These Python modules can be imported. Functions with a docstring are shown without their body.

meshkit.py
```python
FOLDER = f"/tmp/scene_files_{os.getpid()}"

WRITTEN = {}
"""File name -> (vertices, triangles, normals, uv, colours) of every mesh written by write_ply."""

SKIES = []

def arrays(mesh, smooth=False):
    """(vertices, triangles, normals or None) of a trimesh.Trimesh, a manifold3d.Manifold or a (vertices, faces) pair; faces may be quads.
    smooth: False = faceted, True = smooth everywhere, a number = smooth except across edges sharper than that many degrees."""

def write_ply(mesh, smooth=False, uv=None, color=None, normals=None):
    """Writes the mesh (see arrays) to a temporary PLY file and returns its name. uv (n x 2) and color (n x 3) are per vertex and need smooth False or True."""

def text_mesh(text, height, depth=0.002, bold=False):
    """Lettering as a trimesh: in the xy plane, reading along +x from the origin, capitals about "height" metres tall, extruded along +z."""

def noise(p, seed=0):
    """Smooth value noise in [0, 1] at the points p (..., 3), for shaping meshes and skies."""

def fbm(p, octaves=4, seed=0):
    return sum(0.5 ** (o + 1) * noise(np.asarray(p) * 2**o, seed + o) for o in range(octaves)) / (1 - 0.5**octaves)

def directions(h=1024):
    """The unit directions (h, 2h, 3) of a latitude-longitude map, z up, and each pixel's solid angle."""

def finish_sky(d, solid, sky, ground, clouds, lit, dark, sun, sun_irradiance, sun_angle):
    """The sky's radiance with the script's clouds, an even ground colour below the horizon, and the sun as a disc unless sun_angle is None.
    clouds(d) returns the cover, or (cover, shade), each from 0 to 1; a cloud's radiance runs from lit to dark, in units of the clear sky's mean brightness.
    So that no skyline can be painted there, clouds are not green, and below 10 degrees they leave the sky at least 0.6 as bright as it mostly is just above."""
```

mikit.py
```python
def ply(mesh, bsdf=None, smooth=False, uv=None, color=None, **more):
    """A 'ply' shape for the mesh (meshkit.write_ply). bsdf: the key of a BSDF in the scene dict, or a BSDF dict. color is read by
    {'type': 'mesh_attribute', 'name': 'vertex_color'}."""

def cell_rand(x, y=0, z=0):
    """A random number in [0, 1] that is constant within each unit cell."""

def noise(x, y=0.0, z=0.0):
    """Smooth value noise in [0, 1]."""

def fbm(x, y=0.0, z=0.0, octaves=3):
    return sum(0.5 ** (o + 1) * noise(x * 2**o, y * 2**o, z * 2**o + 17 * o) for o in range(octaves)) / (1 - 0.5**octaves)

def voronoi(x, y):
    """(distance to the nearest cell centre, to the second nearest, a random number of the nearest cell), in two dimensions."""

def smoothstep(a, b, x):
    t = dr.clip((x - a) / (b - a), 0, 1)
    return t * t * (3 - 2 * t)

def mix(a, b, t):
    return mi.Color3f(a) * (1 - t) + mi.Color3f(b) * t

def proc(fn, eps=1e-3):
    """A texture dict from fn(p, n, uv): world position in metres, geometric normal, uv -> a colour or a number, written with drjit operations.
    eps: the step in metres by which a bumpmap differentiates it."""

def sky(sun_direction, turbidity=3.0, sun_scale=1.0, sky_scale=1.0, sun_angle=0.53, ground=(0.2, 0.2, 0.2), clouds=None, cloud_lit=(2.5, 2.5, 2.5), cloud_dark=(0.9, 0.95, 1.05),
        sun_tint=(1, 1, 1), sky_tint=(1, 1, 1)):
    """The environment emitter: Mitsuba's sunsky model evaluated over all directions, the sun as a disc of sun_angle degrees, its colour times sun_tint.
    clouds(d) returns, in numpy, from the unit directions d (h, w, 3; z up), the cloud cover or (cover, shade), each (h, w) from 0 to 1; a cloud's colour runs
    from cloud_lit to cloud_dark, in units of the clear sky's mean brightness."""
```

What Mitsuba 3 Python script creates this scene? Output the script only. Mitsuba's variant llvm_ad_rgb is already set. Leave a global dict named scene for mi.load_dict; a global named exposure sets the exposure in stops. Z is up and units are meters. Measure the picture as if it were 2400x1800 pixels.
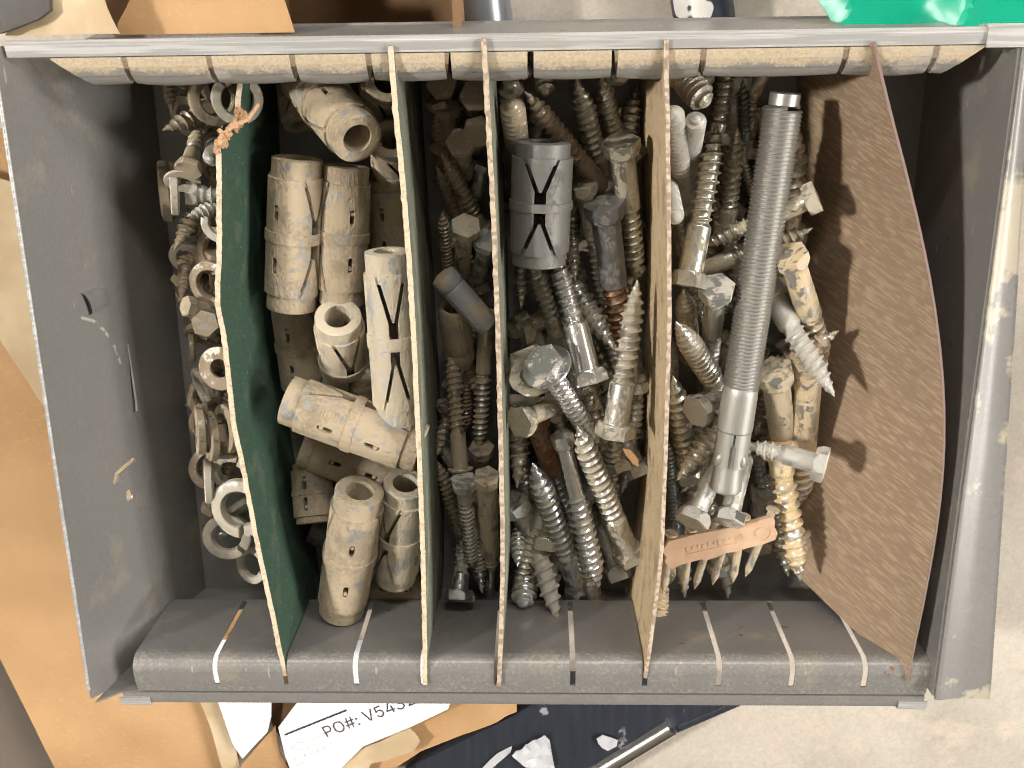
import math, random
import numpy as np, trimesh, manifold3d as m3, drjit as dr, mitsuba as mi
from shapely.geometry import Polygon, LineString, Point
from shapely import affinity
import mikit, meshkit
from mikit import proc, noise, fbm, smoothstep, mix, voronoi, cell_rand

T = mi.ScalarTransform4f
rng = np.random.default_rng(7)
MM = 0.001
scene, labels = {}, {}

# ------------------------------------------------------------------ camera, lamps, exposure
CAM = np.array([0.0132, 0.3048, 0.5463])
FWD = np.array([-0.029499, -0.316008, -0.948298])
UP = np.array([0.004076, 0.948665, -0.316257])
scene['camera'] = {'type': 'perspective', 'fov': 55.1, 'fov_axis': 'x', 'near_clip': 0.02, 'far_clip': 60.0,
                   'to_world': T().look_at(origin=CAM.tolist(), target=(CAM + FWD).tolist(), up=UP.tolist())}
exposure = -0.24
LAMP_BAY, FILL_BACK, FILL_RIGHT = 660.0, 40.0, 62.0  # bay lamp, then the added back and right fill


# ------------------------------------------------------------------ helpers
def key(name, parent=None):
    base = (parent + '__' if parent else '') + name
    k, i = base, 0
    while k in scene or k in labels or any(q.startswith(k + '__') for q in scene):
        i += 1
        k = f'{base}_{i:03d}'
    return k


def reserve(name, label, cat, group=None):
    k = key(name)
    labels[k] = {'label': label, 'category': cat}
    if group:
        labels[k]['group'] = group
    return k


def add(name, mesh, bsdf, parent=None, smooth=35, **kw):
    k = key(name, parent)
    scene[k] = mikit.ply(mesh, bsdf, smooth, **kw)
    return k


def one(name, mesh, bsdf, label, cat, smooth=35, group=None, **kw):
    k = key(name)
    labels[k] = {'label': label, 'category': cat}
    if group:
        labels[k]['group'] = group
    scene[k] = mikit.ply(mesh, bsdf, smooth, **kw)
    return k


def struct(name, mesh, bsdf, smooth=False, **kw):
    k = key(name)
    scene[k] = mikit.ply(mesh, bsdf, smooth, **kw)
    labels[k] = {'kind': 'structure', **kw.pop('lab', {})}
    return k


def cat(*ms):
    out = []
    for m in ms:
        if hasattr(m, 'to_mesh'):
            q = m.to_mesh()
            m = trimesh.Trimesh(q.vert_properties[:, :3], q.tri_verts, process=False)
        out.append(m)
    return trimesh.util.concatenate(out)


def tomesh(m):
    q = m.to_mesh()
    return trimesh.Trimesh(np.array(q.vert_properties[:, :3], float), np.array(q.tri_verts), process=False)


def CS(polys):
    """cross section of one outline, whichever way round it is given"""
    p = np.asarray(polys[0], float)
    a = np.sum(p[:, 0] * np.roll(p[:, 1], -1) - np.roll(p[:, 0], -1) * p[:, 1])
    return m3.CrossSection([p if a > 0 else p[::-1]])


def toman(t):
    return m3.Manifold(m3.Mesh(np.asarray(t.vertices, np.float32), np.asarray(t.faces, np.uint32)))


def box(x0, x1, y0, y1, z0, z1):
    return m3.Manifold.cube((x1 - x0, y1 - y0, z1 - z0)).translate((x0, y0, z0))


def frame(a, b, roll=0.0):
    """matrix taking local z (0..L) to the segment a->b; local x points as far up as it can, then is rolled about the axis."""
    a, b = np.asarray(a, float), np.asarray(b, float)
    z = (b - a) / np.linalg.norm(b - a)
    x = np.array([0, 0, 1.0]) - z * z[2]
    if np.linalg.norm(x) < 0.15:
        x = np.array([0, 1.0, 0]) - z * z[1]
    x /= np.linalg.norm(x)
    y = np.cross(z, x)
    c, s = math.cos(roll), math.sin(roll)
    m = np.eye(4)
    m[:3, 0], m[:3, 1], m[:3, 2], m[:3, 3] = c * x + s * y, -s * x + c * y, z, a
    return m


def put(mesh, m):
    v = np.asarray(mesh.vertices) @ m[:3, :3].T + m[:3, 3]
    return trimesh.Trimesh(v, np.asarray(mesh.faces), process=False)


def lathe(prof, n=24, closed_ends=True):
    """surface of revolution about z from [(r, z), ...]"""
    prof = np.asarray(prof, float)
    a = np.arange(n) * 2 * np.pi / n
    v = np.stack([prof[:, :1] * np.cos(a), prof[:, :1] * np.sin(a), np.repeat(prof[:, 1:2], n, 1)], -1).reshape(-1, 3)
    i, j = np.meshgrid(np.arange(len(prof) - 1), np.arange(n), indexing='ij')
    q = np.stack([i * n + j, i * n + (j + 1) % n, (i + 1) * n + (j + 1) % n, (i + 1) * n + j], -1).reshape(-1, 4)
    f = np.vstack([q[:, [0, 1, 2]], q[:, [0, 2, 3]]])
    t = trimesh.Trimesh(v, f, process=False)
    return t


def sheet(poly, z, th, res=6.0, amp=0.0, freq=20.0, seed=0, ridges=()):
    """a crumpled sheet: polygon in mm, height field over it, with thickness; ridges: [(x0,y0,x1,y1,height,width)] in mm"""
    poly = Polygon(poly) if not isinstance(poly, Polygon) else poly
    poly = poly.segmentize(res)
    tri_v, tri_f = None, None
    x0, y0, x1, y1 = poly.bounds
    gx, gy = np.meshgrid(np.arange(x0, x1, res), np.arange(y0, y1, res * .9))
    gx = gx + (np.arange(len(gx)) % 2)[:, None] * res / 2
    inner = poly.buffer(-res * .45)
    import shapely
    pts = np.c_[gx.ravel(), gy.ravel()]
    pts = pts[shapely.contains_xy(inner, pts[:, 0], pts[:, 1])]
    bd = np.array(poly.exterior.coords)[:-1]
    allp = np.vstack([bd, pts])
    from scipy.spatial import Delaunay
    d = Delaunay(allp)
    c = allp[d.simplices].mean(1)
    ok = shapely.contains_xy(poly.buffer(.01), c[:, 0], c[:, 1])
    f = d.simplices[ok]
    e1, e2 = allp[f[:, 1]] - allp[f[:, 0]], allp[f[:, 2]] - allp[f[:, 0]]
    ar = e1[:, 0] * e2[:, 1] - e1[:, 1] * e2[:, 0]
    f = np.where((ar < 0)[:, None], f[:, ::-1], f)
    f = f[np.abs(ar) > 1e-6]
    q = np.c_[allp * MM * freq, np.full(len(allp), seed * 3.7)]
    h = amp * ((meshkit.fbm(q, 3, seed) - .5) + .9 * np.abs(meshkit.noise(q * 1.7 + 5, seed + 3) - .5))
    for (ax, ay, bx, by, hh, ww) in ridges:
        t = np.clip(((allp[:, 0] - ax) * (bx - ax) + (allp[:, 1] - ay) * (by - ay)) / ((bx - ax) ** 2 + (by - ay) ** 2), 0, 1)
        dd = np.hypot(allp[:, 0] - ax - t * (bx - ax), allp[:, 1] - ay - t * (by - ay))
        h = h + hh * np.maximum(0, 1 - dd / ww)
    top = np.c_[allp, z + h]
    bot = np.c_[allp, z + h - th]
    n = len(allp)
    nb = len(bd)
    i = np.arange(nb)
    side = np.vstack([np.c_[i, i + n, (i + 1) % nb], np.c_[(i + 1) % nb, i + n, (i + 1) % nb + n]])
    if Polygon(bd).exterior.is_ccw:
        pass
    else:
        side = side[:, ::-1]
    v = np.vstack([top, bot]) * MM
    return trimesh.Trimesh(v, np.vstack([f, f[:, ::-1] + n, side]), process=False)


# ------------------------------------------------------------------ materials
def mat(name, color, rough=.5, metal=0., spec=.5, bump=None, bscale=1., beps=2e-4, **kw):
    d = {'type': 'principled', 'base_color': color if isinstance(color, dict) else {'type': 'rgb', 'value': list(color)},
         'roughness': rough, 'metallic': metal, 'specular': spec, **kw}
    if bump is not None:
        d = {'type': 'bumpmap', 'arbitrary': proc(bump, beps), 'scale': bscale, 'bsdf': d}
    scene[name] = {'type': 'twosided', 'bsdf': d}


def grain(p, n, uv):            # dust grains, in metres of height
    return .00035 * noise(p.x * 1500, p.y * 1500, p.z * 1500) + .00032 * noise(p.x * 650, p.y * 650, p.z * 650)


def blend(name, metal, mrough, dust, lo, hi, freq=260., fine=1100., metallic=.92, bump=False, drough=.9, vary=None):
    """bare metal showing through patches of dirt with a grain of its own; lo/hi: thresholds of the patch noise"""
    def w(p, n, uv):
        a = fbm(p.x * freq, p.y * freq, p.z * freq, 3) + .38 * (noise(p.x * fine, p.y * fine, p.z * fine) - .5)
        return smoothstep(lo, hi, a)
    a = {'type': 'principled', 'base_color': {'type': 'rgb', 'value': list(metal)}, 'roughness': mrough, 'metallic': metallic, 'specular': .5}
    b = {'type': 'principled', 'base_color': {'type': 'rgb', 'value': list(dust)}, 'roughness': drough, 'metallic': 0.0, 'specular': .25}
    d = {'type': 'blendbsdf', 'weight': proc(w), 'a': a, 'b': b}
    if vary:
        def tone(p, n, uv):
            q = fbm(p.x * 75, p.y * 75, p.z * 75 + 5, 3) + .30 * (noise(p.x * 900, p.y * 900, p.z * 900) - .5)
            return mix(vary, dust, smoothstep(.30, .58, q))
        b['base_color'] = proc(tone)
    if bump:
        d = {'type': 'bumpmap', 'arbitrary': proc(grain, 1.5e-4), 'scale': 1., 'bsdf': d}
    scene[name] = {'type': 'twosided', 'bsdf': d}


blend('gold', (.56, .545, .48), .29, (.31, .275, .21), .46, .68)
blend('goldtan', (.59, .57, .50), .33, (.41, .36, .275), .40, .60)
blend('tan', (.46, .43, .37), .38, (.34, .27, .195), .24, .46)
blend('dusty', (.60, .59, .55), .34, (.40, .355, .28), .38, .58)
blend('bright', (.74, .75, .76), .20, (.40, .36, .29), .58, .78)
blend('zinc', (.62, .62, .60), .28, (.36, .33, .26), .46, .68)
blend('darkz', (.50, .53, .56), .24, (.37, .34, .28), .44, .64)
blend('dark', (.26, .28, .30), .28, (.17, .16, .135), .48, .70)
blend('iron', (.19, .19, .185), .45, (.20, .185, .165), .50, .70, metallic=.6)
blend('rusty', (.30, .22, .17), .42, (.21, .105, .055), .36, .58)
blend('grey', (.50, .50, .49), .42, (.40, .375, .32), .40, .60)
blend('greytan', (.50, .49, .46), .45, (.42, .345, .245), .30, .52)
blend('galv', (.43, .43, .41), .52, (.42, .395, .345), .32, .54, metallic=.6)
blend('pale_matte', (.46, .45, .43), .5, (.50, .45, .37), .26, .46, metallic=.6)
blend('galvd', (.58, .56, .52), .46, (.40, .34, .25), .42, .58, bump=True)
blend('galvtan', (.62, .60, .56), .46, (.54, .43, .28), .38, .54)
blend('tangalv', (.64, .62, .58), .45, (.60, .47, .28), .34, .50)
blend('shield_dust', (.30, .29, .28), .55, (.40, .325, .23), .22, .44, freq=190., fine=1000., metallic=.4, bump=True, vary=(.29, .235, .165))
blend('shield_pale', (.44, .43, .41), .55, (.53, .46, .35), .28, .50, freq=190., fine=1000., metallic=.4, bump=True)
blend('shield_bare', (.14, .135, .128), .5, (.115, .108, .10), .45, .65, freq=90., metallic=.35)
blend('lead', (.34, .35, .38), .5, (.40, .33, .24), .44, .62, freq=120., metallic=.4)


SCR = [[0.1931, 0.1119], [0.19, 0.1055], [0.1836, 0.0994], [0.1742, 0.0942], [0.1652, 0.0919]]    # a light scratch across the left wall, (y, z) in metres


def paint_c(p, n, uv):          # one grey paint: dust in patches, specks of rust, a scratch
    a = fbm(p.x * 55, p.y * 55, p.z * 55, 4)
    s = noise(p.x * 900, p.y * 900, p.z * 900)
    c = mix([.160, .153, .147], [.182, .175, .169], s)
    c = mix(c, [.25, .22, .175], smoothstep(.58, .84, a + .10 * (s - .5)) * .7)
    r = fbm(p.x * 130, p.y * 130, p.z * 130 + 31., 3)
    c = mix(c, [.16, .085, .05], smoothstep(.865, .89, r + .04 * s))
    c = mix(c, [.36, .35, .33], smoothstep(.80, .85, fbm(p.x * 260, p.y * 60, p.z * 260 + 11., 3)) * .6)
    d = mi.Float(1.0)
    for (y0, z0), (y1, z1) in zip(SCR[:-1], SCR[1:]):
        L2 = (y1 - y0) ** 2 + (z1 - z0) ** 2
        k = dr.clip(((p.y - y0) * (y1 - y0) + (p.z - z0) * (z1 - z0)) / L2, 0, 1)
        d = dr.minimum(d, dr.sqrt(dr.square(p.y - y0 - k * (y1 - y0)) + dr.square(p.z - z0 - k * (z1 - z0))))
    m = smoothstep(.0011, .0002, d) * smoothstep(.25, .55, noise(p.y * 700, p.z * 700, 1.)) * dr.select(p.x < -.16, 1., 0.)
    return mix(c, [.38, .36, .33], m)


def flange_c(p, n, uv):         # the same paint where clay has dried on it in patches
    a = fbm(p.x * 34, p.y * 34, p.z * 34, 4) + .05 * noise(p.x * 700, p.y * 700, p.z * 700)
    c = paint_c(p, n, uv)
    return mix(c, [.41, .36, .275], smoothstep(.585, .64, a) * .85)


mat('paint', proc(paint_c), .35, spec=.8)
mat('paint_clay', proc(flange_c), .38, spec=.8)


def hem_c(p, n, uv):            # hems worn to bare metal in streaks that run along them
    a = fbm(p.x * 30, p.y * 900, p.z * 900, 3)
    b = fbm(p.x * 140, p.y * 140, p.z * 140, 3)
    return mix(mix([.36, .355, .35], [.50, .49, .48], smoothstep(.42, .66, a)), [.42, .37, .30], smoothstep(.66, .9, b) * .6)


mat('hem', proc(hem_c), .38, metal=.25)


def shelf_c(p, n, uv):          # settled dust with grain, rubbed off in patches; greyer along the inner bend
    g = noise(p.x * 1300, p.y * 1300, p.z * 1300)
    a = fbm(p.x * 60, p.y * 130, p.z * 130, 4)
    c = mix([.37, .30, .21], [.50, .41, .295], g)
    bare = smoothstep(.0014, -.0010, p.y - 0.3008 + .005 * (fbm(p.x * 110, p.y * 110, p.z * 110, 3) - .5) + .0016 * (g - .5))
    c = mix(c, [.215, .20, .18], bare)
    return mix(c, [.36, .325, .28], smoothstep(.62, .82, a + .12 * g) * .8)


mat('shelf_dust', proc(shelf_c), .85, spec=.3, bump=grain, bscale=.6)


def front_c(p, n, uv):          # the same paint; sand grains at the bend, with its highlight painted in
    g = noise(p.x * 1000, p.y * 1000, p.z * 1000 + 3) * .6 + .4 * fbm(p.x * 90, p.y * 90, p.z * 90, 3)
    band = smoothstep(.0070, .0020, dr.abs(p.z - 0.1265))
    return mix(paint_c(p, n, uv), [.36, .325, .265], band * smoothstep(.44, .86, g) * .50)


mat('front_paint', proc(front_c), .35, spec=.8)


def board_green(p, n, uv):
    a = noise(p.x * 700, p.y * 700, p.z * 700)
    b = fbm(p.x * 90, p.y * 90, p.z * 90, 3)
    sp = smoothstep(.86, .95, noise(p.x * 1100, p.y * 1100, p.z * 1100 + 4))
    c = mix([.030, .062, .044], [.046, .082, .058], a)
    return mix(mix(c, [.10, .11, .085], smoothstep(.55, .8, b) * .5), [.30, .30, .22], sp * .5)


def board_olive(p, n, uv):
    a = noise(p.x * 800, p.y * 800, p.z * 800)
    b = fbm(p.x * 110, p.y * 50, p.z * 110, 3)
    c = mix([.085, .098, .075], [.135, .142, .112], a)
    return mix(c, [.23, .20, .15], smoothstep(.48, .75, b) * .7)


def board_brown(p, n, uv):      # hardboard: pale fibres on brown, running aslant
    s, c0 = p.z * .95 - p.y * .31, p.y * .95 + p.z * .31
    a = .65 * noise(s * 210 + .8 * noise(c0 * 90, s * 90), c0 * 1300, 3.) + .35 * noise(s * 400, c0 * 2200, 7.)
    b = fbm(p.y * 45, p.z * 45, p.x * 45, 3)
    c = mix([.27, .19, .128], [.375, .282, .198], smoothstep(.36, .86, a))
    return mix(c, [.28, .205, .145], smoothstep(.45, .75, b) * .3)


def board_tan(p, n, uv):
    a = noise(p.x * 900, p.y * 900, p.z * 900)
    b = fbm(p.x * 120, p.y * 120, p.z * 120, 3)
    return mix(mix([.30, .225, .14], [.40, .31, .20], a), [.25, .185, .12], smoothstep(.5, .75, b))


def edge_c(p, n, uv):           # raw fibre edge, pale with brown nicks
    a = noise(p.x * 500, p.y * 900, p.z * 500)
    b = noise(p.x * 1500, p.y * 1500, p.z * 1500)
    return mix(mix([.52, .43, .31], [.63, .53, .40], b), [.42, .32, .22], smoothstep(.60, .8, a) * .6)


def edge_dark_c(p, n, uv):
    a = noise(p.x * 600, p.y * 700, p.z * 600)
    b = noise(p.x * 1500, p.y * 1500, p.z * 1500)
    return mix(mix([.44, .36, .275], [.54, .45, .35], b), [.27, .19, .15], smoothstep(.36, .66, a) * .85)


def torn_c(p, n, uv):
    a = noise(p.x * 1200, p.y * 1200, p.z * 1200)
    return mix([.33, .18, .10], [.56, .36, .22], a)


mat('board_green', proc(board_green), .62, spec=.3)
mat('board_olive', proc(board_olive), .8, spec=.25)
mat('board_brown', proc(board_brown), .6, spec=.35)
mat('board_tan', proc(board_tan), .85, spec=.2)
mat('board_edge', proc(edge_c), .9, spec=.2)
mat('board_edge_dark', proc(edge_dark_c), .9, spec=.2)
mat('torn_fibre', proc(torn_c), .95, spec=.1)


def concrete_c(p, n, uv):
    a = fbm(p.x * 9, p.y * 9, p.z, 4)
    b = fbm(p.x * 60, p.y * 60, p.z, 3)
    s = noise(p.x * 500, p.y * 500, 0)
    c = mix([.39, .35, .30], [.49, .445, .385], smoothstep(.3, .7, a))
    c = mix(c, [.53, .445, .385], smoothstep(.50, .75, b) * .6)
    e = noise(p.x * 850 + 3., p.y * 850, 0) + .6 * noise(p.x * 300 + .4 * p.y * 300, p.y * 300 - .4 * p.x * 300, 5.)
    c = c * (.90 + .125 * e)
    return mix(c, [.36, .32, .27], smoothstep(.84, .96, s) * .14)


def kraft_c(p, n, uv):
    a = fbm(p.x * 14, p.y * 14, p.z * 14, 4)
    s = noise(p.x * 500, p.y * 1100, p.z * 500)
    f = noise(p.x * 700, p.y * 1600, p.z * 700)
    c = mix([.40, .24, .115], [.50, .31, .16], smoothstep(.3, .7, a))
    c = mix(c, [.66, .45, .25], smoothstep(.60, .95, s) * .16)
    return mix(c, [.33, .20, .10], smoothstep(.76, .94, f) * .2)


def paper_tan_c(p, n, uv):
    a = fbm(p.x * 40, p.y * 40, p.z * 40, 4)
    return mix([.48, .36, .225], [.60, .48, .32], smoothstep(.3, .7, a))


mat('concrete', proc(concrete_c), .8, spec=.3)
mat('kraft', proc(kraft_c), .8, spec=.25)
mat('kraft_pale', proc(paper_tan_c), .8, spec=.25)
mat('white_paper', (.80, .81, .84), .7, spec=.3)
mat('ink', (.03, .03, .035), .8)
mat('ink_grey', (.36, .36, .38), .8)
mat('brown_box', (.20, .12, .068), .9, spec=.1)
mat('brown_card', (.15, .09, .05), .9, spec=.1)
mat('dark_sheet', (.13, .105, .085), .9)
mat('board_edge_thin', (.20, .125, .11), .7)
mat('dark_grey_thing', (.075, .070, .065), .6)
mat('green_plastic', (.000, .29, .175), .28, spec=.6)


def plate_c(p, n, uv):
    a = noise(p.x * 350, p.y * 60, p.z * 60)
    s = smoothstep(.82, .93, fbm(p.x * 70, p.y * 70, 0, 4) + .12 * noise(p.x * 600, p.y * 600, 0))
    return mix([.020, .024, .034], [.034, .038, .050], a) * (1 - s) + mi.Color3f([.30, .30, .32]) * s


mat('black_plate', proc(plate_c), .34, spec=.5)
mat('chrome', (.72, .71, .70), .22, metal=1.)
mat('stud_steel', (.42, .41, .385), .40, metal=.85)
mat('clip_steel', (.36, .355, .33), .50, metal=.7)
mat('grey_tube', (.27, .29, .32), .25, metal=.7)


def chip_c(p, n, uv):
    a = fbm(p.x * 55, p.y * 40, p.z * 55, 3) + .1 * noise(p.x * 300, p.y * 300, p.z * 300)
    return mix([.022, .028, .045], [.62, .60, .57], smoothstep(.60, .625, a))


mat('chipped_paint', proc(chip_c), .42)
mat('scrap_white', (.50, .51, .54), .4, spec=.5)


def strip_c(p, n, uv):
    a = fbm(p.x * 160, p.y * 160, p.z * 160, 3)
    return mix([.44, .29, .19], [.54, .38, .26], a)


mat('strip_plastic', proc(strip_c), .75, spec=.3)
mat('scrap_orange', (.50, .29, .15), .85)
mat('dark_facet', (.06, .06, .055), .6)
mat('lamp_body', (.55, .55, .55), .5)
mat('ceiling_paint', (.28, .27, .25), .9)

# ------------------------------------------------------------------ setting: floor, the workshop ceiling with its lamp, and added fill panels
GZ = 0.0
g = trimesh.creation.box((14, 14, .02))
g.apply_translation((0, 0, -.01))
struct('concrete_floor', g, 'concrete')
g = trimesh.creation.box((14, 14, .02))
g.apply_translation((0, 0, 3.11))
struct('ceiling', g, 'ceiling_paint')
labels['concrete_floor'] = {'kind': 'structure'}
labels['ceiling'] = {'kind': 'structure'}


def disk(r, c, nrm, n=32):
    m = frame(c, np.asarray(c) + np.asarray(nrm))
    a = np.arange(n) * 2 * np.pi / n
    v = np.vstack([[0, 0, 0], np.c_[r * np.cos(a), r * np.sin(a), 0 * a]])
    f = np.array([[0, 1 + i, 1 + (i + 1) % n] for i in range(n)])
    return put(trimesh.Trimesh(v, f, process=False), m)


lamp_c = np.array([-2.86, 0.8, 2.88])
aim = np.array([0, .15, .1]) - lamp_c
aim /= np.linalg.norm(aim)
lk = reserve('high_bay_lamp', 'round high bay lamp hanging below the ceiling to the left of the drawer', 'lamp')
add('housing', put(lathe([(.0, -.3), (.06, -.3), (.08, -.2), (.21, -.02), (.215, .0), (.2, -.004), (.0, -.006)], 40), frame(lamp_c, lamp_c + aim)), 'lamp_body', lk)
scene[key('lens', lk)] = mikit.ply(disk(.17, lamp_c + aim * .002, aim), 'lamp_body', False,
                                   emitter={'type': 'area', 'radiance': {'type': 'rgb', 'value': [LAMP_BAY, LAMP_BAY * .955, LAMP_BAY * .87]}})
FILL_PANELS = [(-1.2, 4.0), (.5, 4.0), (2.2, 4.0), (3.9, 1.8), (3.9, .2), (3.9, -1.4), (5.4, 1.8), (5.4, .2), (5.4, -1.4)]  # unseen fill panels, added behind and to the right of the drawer
for i, (x, y) in enumerate(FILL_PANELS):
    P_ = FILL_BACK if y > 3 else FILL_RIGHT
    pk = reserve('fill_panel', 'flat fill light panel added under the ceiling out of the picture', 'lamp', 'added fill light panels')
    add('frame', tomesh(box(x - .62, x + .62, y - .32, y + .32, 3.04, 3.095) - box(x - .6, x + .6, y - .3, y + .3, 3.03, 3.06)), 'lamp_body', pk, False)
    v = np.array([[x - .6, y - .3, 3.058], [x - .6, y + .3, 3.058], [x + .6, y + .3, 3.058], [x + .6, y - .3, 3.058]])
    scene[key('diffuser', pk)] = mikit.ply((v, np.array([[0, 1, 2], [0, 2, 3]])), 'lamp_body', False,
                                           emitter={'type': 'area', 'radiance': {'type': 'rgb', 'value': [P_, P_ * .965, P_ * .90]}})

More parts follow.
